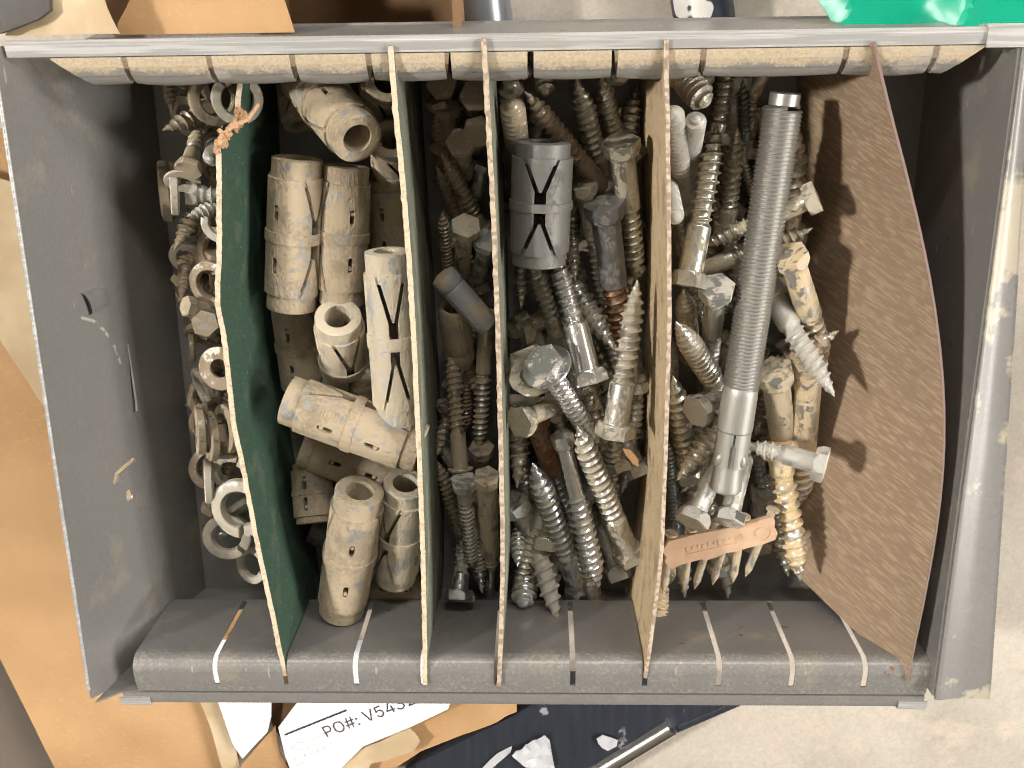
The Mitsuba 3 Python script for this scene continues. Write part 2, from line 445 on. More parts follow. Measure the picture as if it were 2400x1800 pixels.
# ------------------------------------------------------------------ things lying round the drawer
BG = {
    'kraft': [[-325.7, 274.0], [-211.1, 272.7], [-122.5, 132.6], [-156.0, -76.5], [-178.3, -83.0], [-188.2, -180.3], [-287.3, -181.4], [-303.4, -129.9], [-324.6, -44.6], [-367.8, 81.1]],
    'strip': [[-308.1, 263.9], [-257.8, 246.1], [-251.4, 161.0], [-207.2, 121.3], [-215.4, 50.2], [-254.3, 50.2], [-260.1, 115.1], [-266.4, 127.8], [-281.7, 163.6], [-315.9, 226.7]],
    'crumple': [[-227.0, 316.9], [-223.0, 320.8], [-206.4, 327.2], [-203.6, 342.1], [-180.2, 341.8], [-177.1, 327.7], [-173.9, 318.7], [-173.2, 316.9]],
    'roll': [[-180.6, 316.9], [-180.0, 321.9], [-175.3, 328.2], [-166.5, 342.6], [-105.1, 341.7], [-102.6, 330.8], [-100.4, 321.7], [-99.3, 316.9]],
    'fold': [[-193.1, 343.9], [-169.0, 343.5], [-174.9, 316.9], [-188.2, 316.9]],
    'cloth': [[-256.1, 316.9], [-248.3, 345.6], [-197.8, 344.9], [-201.1, 326.8], [-207.0, 323.4], [-225.2, 317.8], [-233.0, 316.9]],
    'darkbox': [[-119.7, 352.0], [-24.8, 350.6], [-23.6, 316.9], [-119.4, 316.9]],
    'green': [[136.9, 329.4], [146.5, 318.3], [154.0, 316.9], [214.9, 309.2], [242.8, 302.3], [274.2, 298.2], [265.7, 346.8], [134.3, 348.9]],
    'plate': [[-96.6, -163.6], [-65.4, -124.4], [-11.3, -93.0], [28.9, -64.3], [100.1, -63.9], [124.7, -80.9], [90.9, -99.3], [48.3, -128.4], [21.0, -162.4]],
    'scrap1': [[-6.2, -115.7], [10.2, -104.1], [14.2, -99.6], [17.7, -105.7], [21.0, -126.9], [18.2, -143.6], [4.6, -127.1]],
    'scrap2': [[47.3, -103.8], [51.3, -100.9], [56.5, -103.1], [60.8, -104.7], [60.1, -109.2], [54.7, -113.2], [51.2, -110.9], [48.5, -107.4]],
    'scrap3': [[-26.9, -129.0], [-15.7, -116.7], [-6.1, -110.8], [-7.0, -115.7], [-18.7, -127.3]],
    'flap': [[-120.4, -65.1], [-3.1, -64.4], [-2.5, -76.1], [-14.7, -83.1], [-63.2, -107.2], [-98.2, -132.0], [-158.2, -132.6]],
    'flap2': [[-111.9, -110.8], [-97.8, -99.5], [-68.0, -83.5], [-61.9, -92.9], [-66.2, -100.8], [-93.2, -110.6], [-105.1, -130.2], [-124.0, -130.3]],
    'slip': [[-148.4, -82.6], [-137.1, -67.0], [-124.1, -50.3], [-120.5, -20.6], [-35.8, -20.3], [-37.5, -49.8], [-43.8, -68.6], [-67.7, -82.0], [-97.3, -96.3], [-111.6, -112.3], [-118.6, -135.1], [-138.8, -135.3], [-146.0, -103.0]],
    'corner': [[-152.4, -86.4], [-150.6, -105.5], [-140.4, -134.8], [-184.2, -135.3], [-176.9, -117.1], [-164.5, -100.8]],
    'tape': [[-200.7, -64.7], [-182.0, -64.6], [-180.0, -112.3], [-176.1, -138.6], [-188.5, -138.8], [-195.0, -89.8]],
    'filler': [[-159.0, -46.0], [-126.2, -45.9], [-134.2, -70.5], [-142.4, -99.0], [-148.8, -103.9], [-155.1, -89.5]],
    'mat': [[-386.1, -11.4], [-324.1, -68.1], [-305.5, -166.8], [-422.6, -186.0]],  # outline of the added dark sheet over the floor corner
    'paper1': [[-192.7, -24.2], [-147.6, -24.0], [-153.6, -78.6], [-156.6, -88.7], [-174.1, -108.9], [-179.7, -97.8]],
    'tube_a': [[-18.9, 356.0, 17.0], [-2.2, 211.3, 17.0], [29.7, 0, 0]],
    'tube_b': [[89.8, 354.2, 17.5], [117.3, 210.4, 17.5], [30.4, 0, 0]],
    'bar': [[32.1, -144.4, 25.0], [94.1, -97.1, 25.0], [12.0, 0, 0]],
    'bar2': [[97.6, -100.4, 22.0], [137.2, -79.0, 22.0], [6.5, 0, 0]],
    'crease1': [[-314.3, 27.1], [-272.8, 42.4]],
    'crease2': [[-250.6, -93.2], [-218.8, -149.4]],
    'text': [('PO#: V543202', 7.85, [-119.5, -89.8], 0.4177, False, 'ink'), ('13792.00 LG', 2.76, [-141.6, -98.5], 0.4346, False, 'ink_grey'), ('1 OF 1', 2.77, [-140.7, -103.0], 0.4358, False, 'ink_grey'), ('PO # V543202', 2.78, [-140.0, -107.4], 0.437, False, 'ink_grey'), ('PPO', 2.78, [-139.0, -111.9], 0.4381, False, 'ink_grey')],
    'rule': [[-144.9, -87.9, 47.0], [-105.5, -69.6, 47.0]],
}


def xy(name):
    return [tuple(q[:2]) for q in BG[name]]


one('kraft_paper_sheet', sheet(xy('kraft'), 28, 1.0, 9, 4.0, 9, 1, ridges=[(*q[0], *q[1], 1.6, 5) for q in [BG['crease1'], BG['crease2']]]), 'kraft',
    'large orange brown kraft paper sheet spread under the left side of the drawer', 'kraft paper', 25)
one('kraft_paper_strip', sheet(xy('strip'), 38, .8, 6, 5.0, 22, 2), 'kraft_pale', 'pale kraft paper strip along the left edge of the photo beside the drawer', 'kraft paper', 25)
one('crumpled_paper', sheet(xy('crumple'), 84, .6, 5, 16., 26, 4), 'kraft_pale', 'pale crumpled paper behind the back left corner of the drawer', 'paper', 20)
one('paper_roll_flap', sheet(xy('roll'), 70, .8, 6, 9., 14, 5), 'kraft', 'rounded brown paper flap behind the back rim left of the dark box', 'kraft paper', 30)
one('brown_paper_fold', sheet(xy('fold'), 58, .8, 6, 5., 14, 6), 'brown_card', 'dark brown paper fold between the two paper pieces behind the drawer', 'paper', 30)
one('dark_grey_cloth', sheet(xy('cloth'), 92, 3.0, 8, 9., 14, 7), 'dark_grey_thing', 'dark grey rag in the top left corner behind the drawer', 'cloth', 40)
v = np.array(xy('darkbox'))
inner = np.array(Polygon(v).buffer(-3.5, join_style='mitre').exterior.coords)[:-1]
one('cardboard_box', tomesh((CS([v.tolist()]).extrude(56) - CS([inner.tolist()]).extrude(90).translate((0, 0, 3)) - CS([inner.tolist()]).extrude(90).translate((0, -8, 3))).translate((0, 0, 2)).scale((MM, MM, MM))), 'brown_box',
    'open brown box with a dark inside behind the drawer beside the grey tube', 'box', False)
for nm, bs, lab in (('tube_a', 'grey_tube', 'bare grey steel tube running under the drawer beside the dark box'), ('tube_b', 'chipped_paint', 'navy painted tube with chipped white patches running under the drawer')):
    a, b, dm = [np.array(q) for q in BG[nm]]
    r, L = dm[0] / 2 * MM, np.linalg.norm(b - a) * MM
    prof = [(r * .8, 0), (r * .95, 0), (r, .001), (r, L * .5), (r, L - .001), (r * .95, L), (r * .8, L), (r * .8, L - .05)]
    one('steel_tube', put(lathe(prof, 40), frame(a * MM, b * MM)), bs, lab, 'tube', 30)
one('green_plastic_sheet', sheet(xy('green'), 62, .5, 4, 34., 16, 8), 'green_plastic', 'bright green plastic sheet crumpled behind the back right corner of the drawer', 'plastic sheet', 12)
pv = np.array(xy('plate'))
pl = reserve('black_steel_plate', 'scuffed black steel plate in front of the drawer with a bright bar along its edge', 'plate')
add('panel', tomesh(CS([pv.tolist()]).extrude(12).translate((0, 0, 14)).scale((MM, MM, MM))), 'black_plate', pl, False)
for nm, bs in (('bar', 'chrome'), ('bar2', 'black_plate')):
    a, b, dm = [np.array(q) for q in BG[nm]]
    r, L = dm[0] / 2 * MM, np.linalg.norm(b - a) * MM
    add('edge_bar', put(lathe([(0, 0), (r, 0), (r, L), (0, L)], 20), frame(a * MM, b * MM)), bs, pl, 40)
one('plastic_scrap', sheet(xy('scrap1'), 28, .4, 1.6, 9., 90, 3), 'scrap_white', 'white torn plastic film scrap on the black steel plate', 'plastic scrap', 20)
one('plastic_scrap', sheet(xy('scrap2'), 28, .6, 1.6, 4., 70, 5), 'scrap_white', 'small white lump of plastic on the black plate near its bright bar', 'plastic scrap', 40)
one('plastic_scrap', sheet(xy('scrap3'), 27.5, .4, 2.0, 3., 60, 9), 'scrap_white', 'slim white plastic sliver left of the larger film scrap', 'plastic scrap', 20)
one('cardboard_flap', sheet(xy('flap'), 38, 3.0, 4, 6., 34, 11), 'kraft', 'torn orange cardboard flap under the packing slip in front of the drawer', 'cardboard', 25)
one('crumpled_kraft_piece', sheet(xy('flap2'), 45, .8, 3.5, 7., 50, 12), 'kraft_pale', 'pale wrinkled kraft piece against the lower edge of the packing slip', 'kraft paper', 20)
one('brown_paper_corner', sheet(xy('corner'), 40, .8, 5, 5., 30, 13), 'kraft', 'brown paper corner between the two white papers in front of the drawer', 'kraft paper', 20)
one('pale_tape', sheet(xy('tape'), 36, .6, 6, 3., 20, 14), 'kraft_pale', 'pale paper tape strip left of the blank white paper', 'tape', 25)
one('white_paper', sheet(xy('paper1'), 42, .3, 4, 5., 26, 15), 'white_paper', 'blank white paper scrap left of the printed packing slip', 'paper', 30)
PZ = 47.0
sl = reserve('packing_slip', 'white packing slip with printed order number sticking out in front of the drawer', 'paper')
add('sheet', sheet(xy('slip'), PZ, .3, 8, 0., 20, 16), 'white_paper', sl, False)


def printed(text, hmm, at, ang, bold=False, m='ink'):
    t = meshkit.text_mesh(text, hmm * MM, .00008, bold)
    c, s = math.cos(ang), math.sin(ang)
    M = np.eye(4)
    M[:2, :2] = [[c, -s], [s, c]]
    M[:3, 3] = [at[0] * MM, at[1] * MM, (PZ + .02) * MM]
    add('print', put(t, M), m, sl, False)


for text, hmm, at, ang, bold, m in BG['text']:
    printed(text, hmm, at, ang, bold, m)
a, b = np.array(BG['rule'][0][:2]), np.array(BG['rule'][1][:2])
d = (b - a) / np.linalg.norm(b - a)
nrm = np.array([-d[1], d[0]]) * .65
add('print', tomesh(CS([[tuple(a - nrm), tuple(b - nrm), tuple(b + nrm), tuple(a + nrm)]]).extrude(.08).translate((0, 0, PZ + .02)).scale((MM, MM, MM))), 'ink', sl, False)

one('dark_gap_filler', sheet(xy('filler'), 36, 2, 5, 2., 30, 19), 'brown_card', 'dark brown carton added in the shaded gap between the two white papers', 'filler', 30)  # dark sheet added to stand in for shade in the gap
one('dark_floor_sheet', sheet(xy('mat'), 5, 3, 12, 1.5, 20, 17), 'dark_sheet', 'dark brown grey sheet added over the bottom left floor corner beside the kraft paper', 'mat', 30)  # dark sheet added where the floor corner looks dark

# ------------------------------------------------------------------ the drawer
DZ = 135.0          # rim height, mm
LY = 312.4         # depth of the drawer front to back, mm
FL = DZ - 88.0     # tray floor
SLOTS = [-150.2, -115.3, -79.7, -46.0, -9.2, 28.4, 64.0, 100.4, 136.1, 171.5]
dk = reserve('drawer', 'grey painted sheet metal drawer with slotted front and back walls', 'drawer')


def profile(pts, th):
    ls = LineString(pts)
    return ls.buffer(th / 2, cap_style='flat', join_style='round', quad_segs=4)


def extrude_x(poly, x0, x1, shear=None):
    """a (y, z) polygon in mm swept along x"""
    m = tomesh(CS([list(poly.exterior.coords)[:-1]]).extrude(x1 - x0))
    v = np.asarray(m.vertices)
    return trimesh.Trimesh(np.c_[v[:, 2] + x0, v[:, 0], v[:, 1]], m.faces, process=False)


def arc(cy, cz, r, a0, a1, n=7):
    return [(cy + r * math.cos(math.radians(a)), cz + r * math.sin(math.radians(a))) for a in np.linspace(a0, a1, n)]


# front: hem, sloping shelf, bend, slotted panel, then the sheet steps back and goes down to the tray floor
fp = [(2.6, DZ - 7.0), (6, DZ - 6.2), (10.5, DZ - 5.2)] + arc(15.6, DZ - 11.3, 6.7, 106, 3, 14) + [(22.3, DZ - 30), (22.0, DZ - 61), (21.0, DZ - 63), (15, DZ - 64.5), (13.5, DZ - 66), (13.5, FL)]
fr = toman(extrude_x(profile(fp, 1.0), -191.5, 202.8))
for x in SLOTS:
    fr = fr - box(x - 1.35, x + 1.35, 7.5, 30, DZ - 60.5, DZ + 5)
front = tomesh(fr)
front.vertices = np.asarray(front.vertices) * MM
add('front_wall', front, 'front_paint', dk, 25)
hem = profile([(1.9, DZ - 6.8), (-2.6, DZ - 7.2), (-4.2, DZ - 7.6), (-4.9, DZ - 9.0), (-4.6, DZ - 15), (-3.6, DZ - 16)], 1.6)
hm = extrude_x(hem, -199.5, 202.5)
hm.vertices = np.asarray(hm.vertices) * MM
add('front_rim', hm, 'paint', dk, 40)
for x0, x1 in ((-201.5, -186.), (190, 204.)):
    t = extrude_x(profile([(-1, DZ - 5.8), (-5.3, DZ - 6.2), (-6.3, DZ - 8.), (-6.1, DZ - 14)], .9), x0, x1)
    t.vertices = np.asarray(t.vertices) * MM
    add('corner_tab', t, 'hem', dk, 40)

# back: the same, mirrored, its shelf thick with dust
bp = [(LY - 5.5, DZ - 1.2), (LY - 9, DZ - 2.0), (LY - 12, DZ - 3.6)] + [(LY - q + 2.5, z) for q, z in arc(12.0, DZ - 9.6, 5.6, 70, -10, 8)] + [(LY - 12, DZ - 16), (LY - 6, DZ - 24)]
bk_poly = profile(bp, 1.0)
bk = toman(extrude_x(bk_poly, -184.1, 187.9))
for x in [-154.3, -119.9, -86.1, -55.4, -23.6, 9.5, 43.2, 78.2, 134.3, 169.4]:
    bk = bk - box(x - 1.3, x + 1.3, LY - 30, LY - 4.5, DZ - 40, DZ + 5)
# the lip is cut away aslant at both ends
for s, xe in ((1, -184.1), (-1, 187.9)):
    c = CS([[(0, -40), (17 * s, -40), (0, -28)]]).extrude(80)
    bk = bk - c.translate((xe - .5 * s, LY + 22, DZ - 50))
back = tomesh(bk)
vs, fs = trimesh.remesh.subdivide_to_size(np.asarray(back.vertices), np.asarray(back.faces), 7.0, max_iter=12)
back = trimesh.Trimesh(vs, fs, process=True)
# each tab between two slots bellies a little by itself
v = np.array(back.vertices)
cuts = np.r_[-184.1, [-154.3, -119.9, -86.1, -55.4, -23.6, 9.5, 43.2, 78.2, 134.3, 169.4], 187.9]
ti = np.clip(np.searchsorted(cuts, v[:, 0]) - 1, 0, len(cuts) - 2)
u = (v[:, 0] - cuts[ti]) / (cuts[ti + 1] - cuts[ti])
w = np.clip((LY - 8 - v[:, 1]) / 7, 0, 1)
belly = np.sin(np.pi * np.clip(u, 0, 1)) ** .6 * np.array([.9, 1.5, 1.2, 1.7, 1.0, 1.4, 1.1, 1.6, 1.0, 1.4, .8, 1.][:])[ti % 12]
v[:, 1] -= belly * w * .9
v[:, 2] -= belly * w * .8
back.vertices = v * MM
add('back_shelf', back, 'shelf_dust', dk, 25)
bw = extrude_x(profile([(LY - 5.2, DZ - 24.5), (LY + 7.5, FL)], 1.0), -196, 199)
bw.vertices = np.asarray(bw.vertices) * MM
add('back_wall', bw, 'paint', dk, 25)
hem = profile([(LY - 5.0, DZ - 1.0), (LY - .8, DZ - .2), (LY + .6, DZ - 1.5), (LY + .4, DZ - 9)], 1.6)
hm = extrude_x(hem, -201.5, 203.5)
hm.vertices = np.asarray(hm.vertices) * MM
add('back_rim', hm, 'hem', dk, 40)
t = extrude_x(profile([(LY - 6.5, DZ + .9), (LY + .2, DZ + 1.0), (LY + 1.9, DZ - .6), (LY + 1.9, DZ - 8)], .9), 187.5, 204.5)
t.vertices = np.asarray(t.vertices) * MM
add('corner_tab', t, 'hem', dk, 40)

# the folded plate that closes the corner between the front and the left wall
cp = tomesh(CS([[(-210.5, DZ + 1.0), (-200.5, DZ - 6.), (-190., DZ - 7.), (-180., FL), (-186., FL)]]).extrude(1.0))
v = np.asarray(cp.vertices)
cp.vertices = np.c_[v[:, 0], 1.4 - v[:, 2] + np.clip(DZ - v[:, 1], 0, 88) / 88 * 10.6, v[:, 1]] * MM
cp.invert()
add('corner_plate', cp, 'paint', dk, False)
fl = box(-183, 206, 12, LY + 9, FL - 1.2, FL)
flm = tomesh(fl)
flm.vertices = np.asarray(flm.vertices) * MM
add('tray_floor', flm, 'paint', dk, False)


def wall(pts_top, pts_bot, th, holes=(), cornercut=None):
    """a sheet wall between a top edge (front, back) and a bottom edge (front, back), 3-D points in mm; holes in (s along, t down) coordinates 0..1"""
    tf, tb = map(np.array, pts_top)
    bf, bb = map(np.array, pts_bot)
    L = np.linalg.norm(tb - tf)
    H = np.linalg.norm(bf - tf)
    outline = Polygon([(0, 0), (L, 0), (L, -H), (0, -H)] if cornercut is None else [(cornercut[0], 0), (L, 0), (L, -H), (0, -H), (0, -cornercut[1])])
    for h in holes:
        outline = outline.difference(h)
    outline = outline.segmentize(12)
    m = trimesh.creation.extrude_polygon(outline, th, engine='earcut')
    s, t, w = m.vertices[:, 0] / L, -m.vertices[:, 1] / H, m.vertices[:, 2]
    p = (1 - t)[:, None] * ((1 - s)[:, None] * tf + s[:, None] * tb) + t[:, None] * ((1 - s)[:, None] * bf + s[:, None] * bb)
    n = np.cross(tb - tf, bf - tf)
    n /= np.linalg.norm(n)
    return trimesh.Trimesh((p + (w - th)[:, None] * n) * MM, m.faces, process=False)


# (left wall)
LW_T = [(-211.5, 2.2, DZ + 3.5), (-205.5, LY - 1, DZ + 2.5)]
LW_B = [(-183.5, 12, FL), (-177.5, LY + 5, FL)]
hl = []
for q in [[[166.2, -55.9], [166.1, -57.2], [130.0, -57.7], [130.6, -53.8], [148.8, -55.1]], [[102.2, -33.5], [106.7, -35.6], [108.2, -49.5], [106.2, -52.5], [105.1, -50.0], [104.0, -38.9], [100.3, -36.3]], [[88.8, -46.4], [87.3, -45.8], [86.6, -44.7], [86.9, -43.4], [88.0, -42.2], [89.6, -41.6], [91.4, -41.5], [92.9, -42.1], [93.6, -43.2], [93.3, -44.5], [92.3, -45.7], [90.6, -46.3]]]:
    hl.append(Polygon(q) if len(q) > 2 else LineString(q).buffer(1.1))
lw = wall(LW_T, LW_B, 1.2, hl, (3.0, 9))
add('left_wall', lw, 'paint', dk, 20)
tf = np.array(LW_T[0])
# hem along the wall's top edge
e0, e1 = np.array([-211.2, 10., DZ + 3.9]), np.array([-205.2, LY - 1., DZ + 2.9])
add('left_rim', put(lathe([(0, 0), (.9 * MM, 0), (.9 * MM, np.linalg.norm(e1 - e0) * MM), (0, np.linalg.norm(e1 - e0) * MM)], 12), frame(e0 * MM, e1 * MM)), 'hem', dk, 60)
# the sheared-out strip behind the long slot, and a louvre pushed in from the wall
sp_, su, sv = [np.array(q) for q in [[-192.0, 155.9, 83.6], [1.4, -1.5, -4.6], [-1.1, -45.8, 1.0]]]
cn = np.cross(su, sv)
cn /= np.linalg.norm(cn)
cn *= -np.sign(cn[0])
q8 = np.array([sp_ + a * su + b * sv + cn * (1.6 + c) for a in (-.5, .5) for b in (-.5, .5) for c in (0, .9)])
add('lanced_strip', trimesh.convex.convex_hull(q8 * MM), 'paint', dk, False)
# louvre
lv = [[-195.6, 199.7, 98.3], [6.5, 1.5, -21.4], [0.8, -12.4, -3.4], [0.957, -0.018, 0.291]]
c, ux, uy, nn = [np.array(q) for q in lv]
grid = []
for i in range(9):
    for j in range(9):
        a, b = i / 8 - .5, j / 8 - .5
        hgt = 4.6 * (.5 - a) * math.sqrt(max(0, 1 - abs(2 * b) ** 3))
        grid.append(c + ux * a + uy * b + nn * hgt)
q = np.array([[i * 9 + j, i * 9 + j + 1, (i + 1) * 9 + j + 1, (i + 1) * 9 + j] for i in range(8) for j in range(8)])
grid = np.array(grid)
gm = np.vstack([grid, grid - nn * .8])
add('louvre', trimesh.Trimesh(gm * MM, np.vstack([q[:, [0, 1, 2]], q[:, [0, 2, 3]], q[:, [0, 2, 1]] + 81, q[:, [0, 3, 2]] + 81]), process=False), 'paint', dk, 40)

# (right wall)
RW = wall([(201.5, LY - 1, DZ + .3), (204.3, 7, DZ + .3)], [(199.5, LY + 5, FL), (203.5, 7, FL)], 1.2)
add('right_wall', RW, 'paint', dk, 20)
# flange turned out along the right wall, widening to the front
fv = np.array([(201.6, LY - 1, DZ + 1.2), (204.4, 5, DZ + 1.2), (232.5, 3, DZ - 2.5), (205.6, LY - 1, DZ + .4)])
nf = 28
rows = []
for i in range(nf + 1):
    t = i / nf
    a = fv[0] * (1 - t) + fv[1] * t
    b = fv[3] * (1 - t) + fv[2] * t
    w = np.linalg.norm(b - a)
    wob = .5 * math.sin(t * 9.) + .3 * math.sin(t * 23.)
    rows.append([a + [0, 0, -.8], a, a * .9 + b * .1 + [0, 0, .4], a * .72 + b * .28 + [0, 0, -.8 + .2 * wob], a * .45 + b * .55 + [0, 0, -1.0 + .3 * wob], a * .06 + b * .94 + [0, 0, -.2], b + [0, 0, .5], b + [.8, 0, -1.0], b + [.6, 0, -5.0]])
rows = np.array(rows)
k = rows.shape[1]
dn = rows + np.array([0, 0, -1.0])
vv = np.vstack([rows.reshape(-1, 3), dn.reshape(-1, 3)])
N = (nf + 1) * k
q = np.array([[i * k + j, i * k + j + 1, (i + 1) * k + j + 1, (i + 1) * k + j] for i in range(nf) for j in range(k - 1)])
ends = np.array([[i * k + j, i * k + j + 1, N + i * k + j + 1, N + i * k + j] for i in (0, nf) for j in range(k - 1)])
sides = np.array([[i * k + j, (i + 1) * k + j, N + (i + 1) * k + j, N + i * k + j] for i in range(nf) for j in (0, k - 1)])
q = np.vstack([q, q[:, ::-1] + N, ends, sides])
add('right_flange', trimesh.Trimesh(vv * MM, np.vstack([q[:, [0, 1, 2]], q[:, [0, 2, 3]]]), process=False), 'paint_clay', dk, 30)

# ------------------------------------------------------------------ dividers
DIV = [
    {'top': [[-114.3, 305.3, 132.0], [-118.3, 279.0, 132.0], [-119.5, 274.9, 132.0], [-121.1, 261.3, 132.0], [-125.0, 225.3, 132.0], [-127.9, 202.7, 132.0], [-126.7, 187.2, 132.0], [-126.7, 150.9, 132.0], [-124.9, 130.0, 132.0], [-121.4, 83.8, 132.0], [-117.2, 41.9, 132.0], [-115.7, 12.0, 129.0]], 'bot': [[-112.3, 315.4, 47.5], [-116.5, 288.1, 47.5], [-117.9, 260.9, 47.5], [-119.6, 233.6, 47.5], [-123.7, 206.3, 47.5], [-126.8, 179.1, 47.5], [-125.8, 151.8, 47.5], [-126.0, 124.6, 47.5], [-124.4, 97.3, 47.5], [-121.0, 70.0, 47.5], [-117.0, 42.8, 47.5], [-115.7, 15.5, 47.5]], 'th': 2.1, 'mats': ('board_green', 'board_edge'), 'label': 'dark green divider with a ripped notch at its back end, leftmost', 'seed': 3, 'torn': (274.9, 279.0, 21.0)},
    {'top': [[-45.8, 309.6, 137.0], [-45.4, 286.4, 135.0], [-44.2, 260.8, 134.0], [-43.1, 232.3, 134.0], [-42.4, 187.3, 134.0], [-42.4, 147.3, 134.0], [-42.7, 93.9, 134.0], [-45.1, 9.3, 132.0]], 'bot': [[-45.8, 315.4, 47.5], [-45.4, 272.6, 47.5], [-44.2, 229.7, 47.5], [-43.1, 186.9, 47.5], [-42.4, 144.0, 47.5], [-42.4, 101.2, 47.5], [-42.7, 58.3, 47.5], [-45.1, 15.5, 47.5]], 'th': 2.1, 'mats': ('board_olive', 'board_edge'), 'label': 'grey green divider with a pale ragged edge right of the expansion shields', 'seed': 4},
    {'top': [[-8.8, 312.2, 138.0], [-7.7, 277.6, 135.0], [-6.1, 224.7, 134.0], [-5.3, 167.4, 134.0], [-5.0, 104.9, 134.0], [-8.3, 8.7, 132.0]], 'bot': [[-6.8, 315.4, 47.5], [-5.9, 255.4, 47.5], [-4.5, 195.4, 47.5], [-3.9, 135.5, 47.5], [-3.8, 75.5, 47.5], [-7.3, 15.5, 47.5]], 'th': 2.0, 'mats': ('board_olive', 'board_edge_dark'), 'label': 'thin divider with a dark nicked edge, third from the left', 'seed': 5},
    {'top': [[62.9, 310.6, 137.0], [64.0, 293.3, 135.0], [66.7, 242.1, 134.0], [68.9, 186.7, 134.0], [69.3, 147.0, 134.0], [69.4, 94.0, 134.0], [66.9, 47.9, 133.0], [63.9, 14.1, 132.0]], 'bot': [[61.9, 315.4, 47.5], [63.0, 272.6, 47.5], [65.7, 229.7, 47.5], [67.9, 186.9, 47.5], [68.3, 144.0, 47.5], [68.4, 101.2, 47.5], [65.9, 58.3, 47.5], [62.9, 15.5, 47.5]], 'th': 1.7, 'mats': ('board_tan', 'board_edge_dark'), 'label': 'straight tan brown divider, second from the right', 'seed': 6},
    {'top': [[143.7, 308.6, 137.0], [151.1, 288.9, 134.7], [158.6, 269.1, 134.0], [165.8, 249.4, 134.0], [172.5, 229.7, 134.3], [178.5, 209.9, 134.7], [183.6, 190.2, 135.1], [187.7, 170.5, 135.7], [190.8, 150.7, 136.0], [192.9, 131.0, 136.0], [194.1, 111.3, 135.5], [194.4, 91.5, 134.9], [194.1, 71.8, 134.3], [193.4, 52.1, 133.6], [192.5, 32.3, 132.8], [191.9, 12.6, 132.0]], 'bot': [[136.5, 299.9, 49.0], [140.2, 263.3, 49.0], [142.9, 226.8, 49.0], [144.4, 190.2, 49.0], [144.9, 153.6, 49.0], [144.1, 117.0, 49.0], [142.2, 80.5, 49.0], [139.0, 43.9, 49.0]], 'th': 1.25, 'mats': ('board_brown', 'board_edge_thin'), 'label': 'large bowed brown divider leaning at the right end of the drawer', 'seed': 7},
]


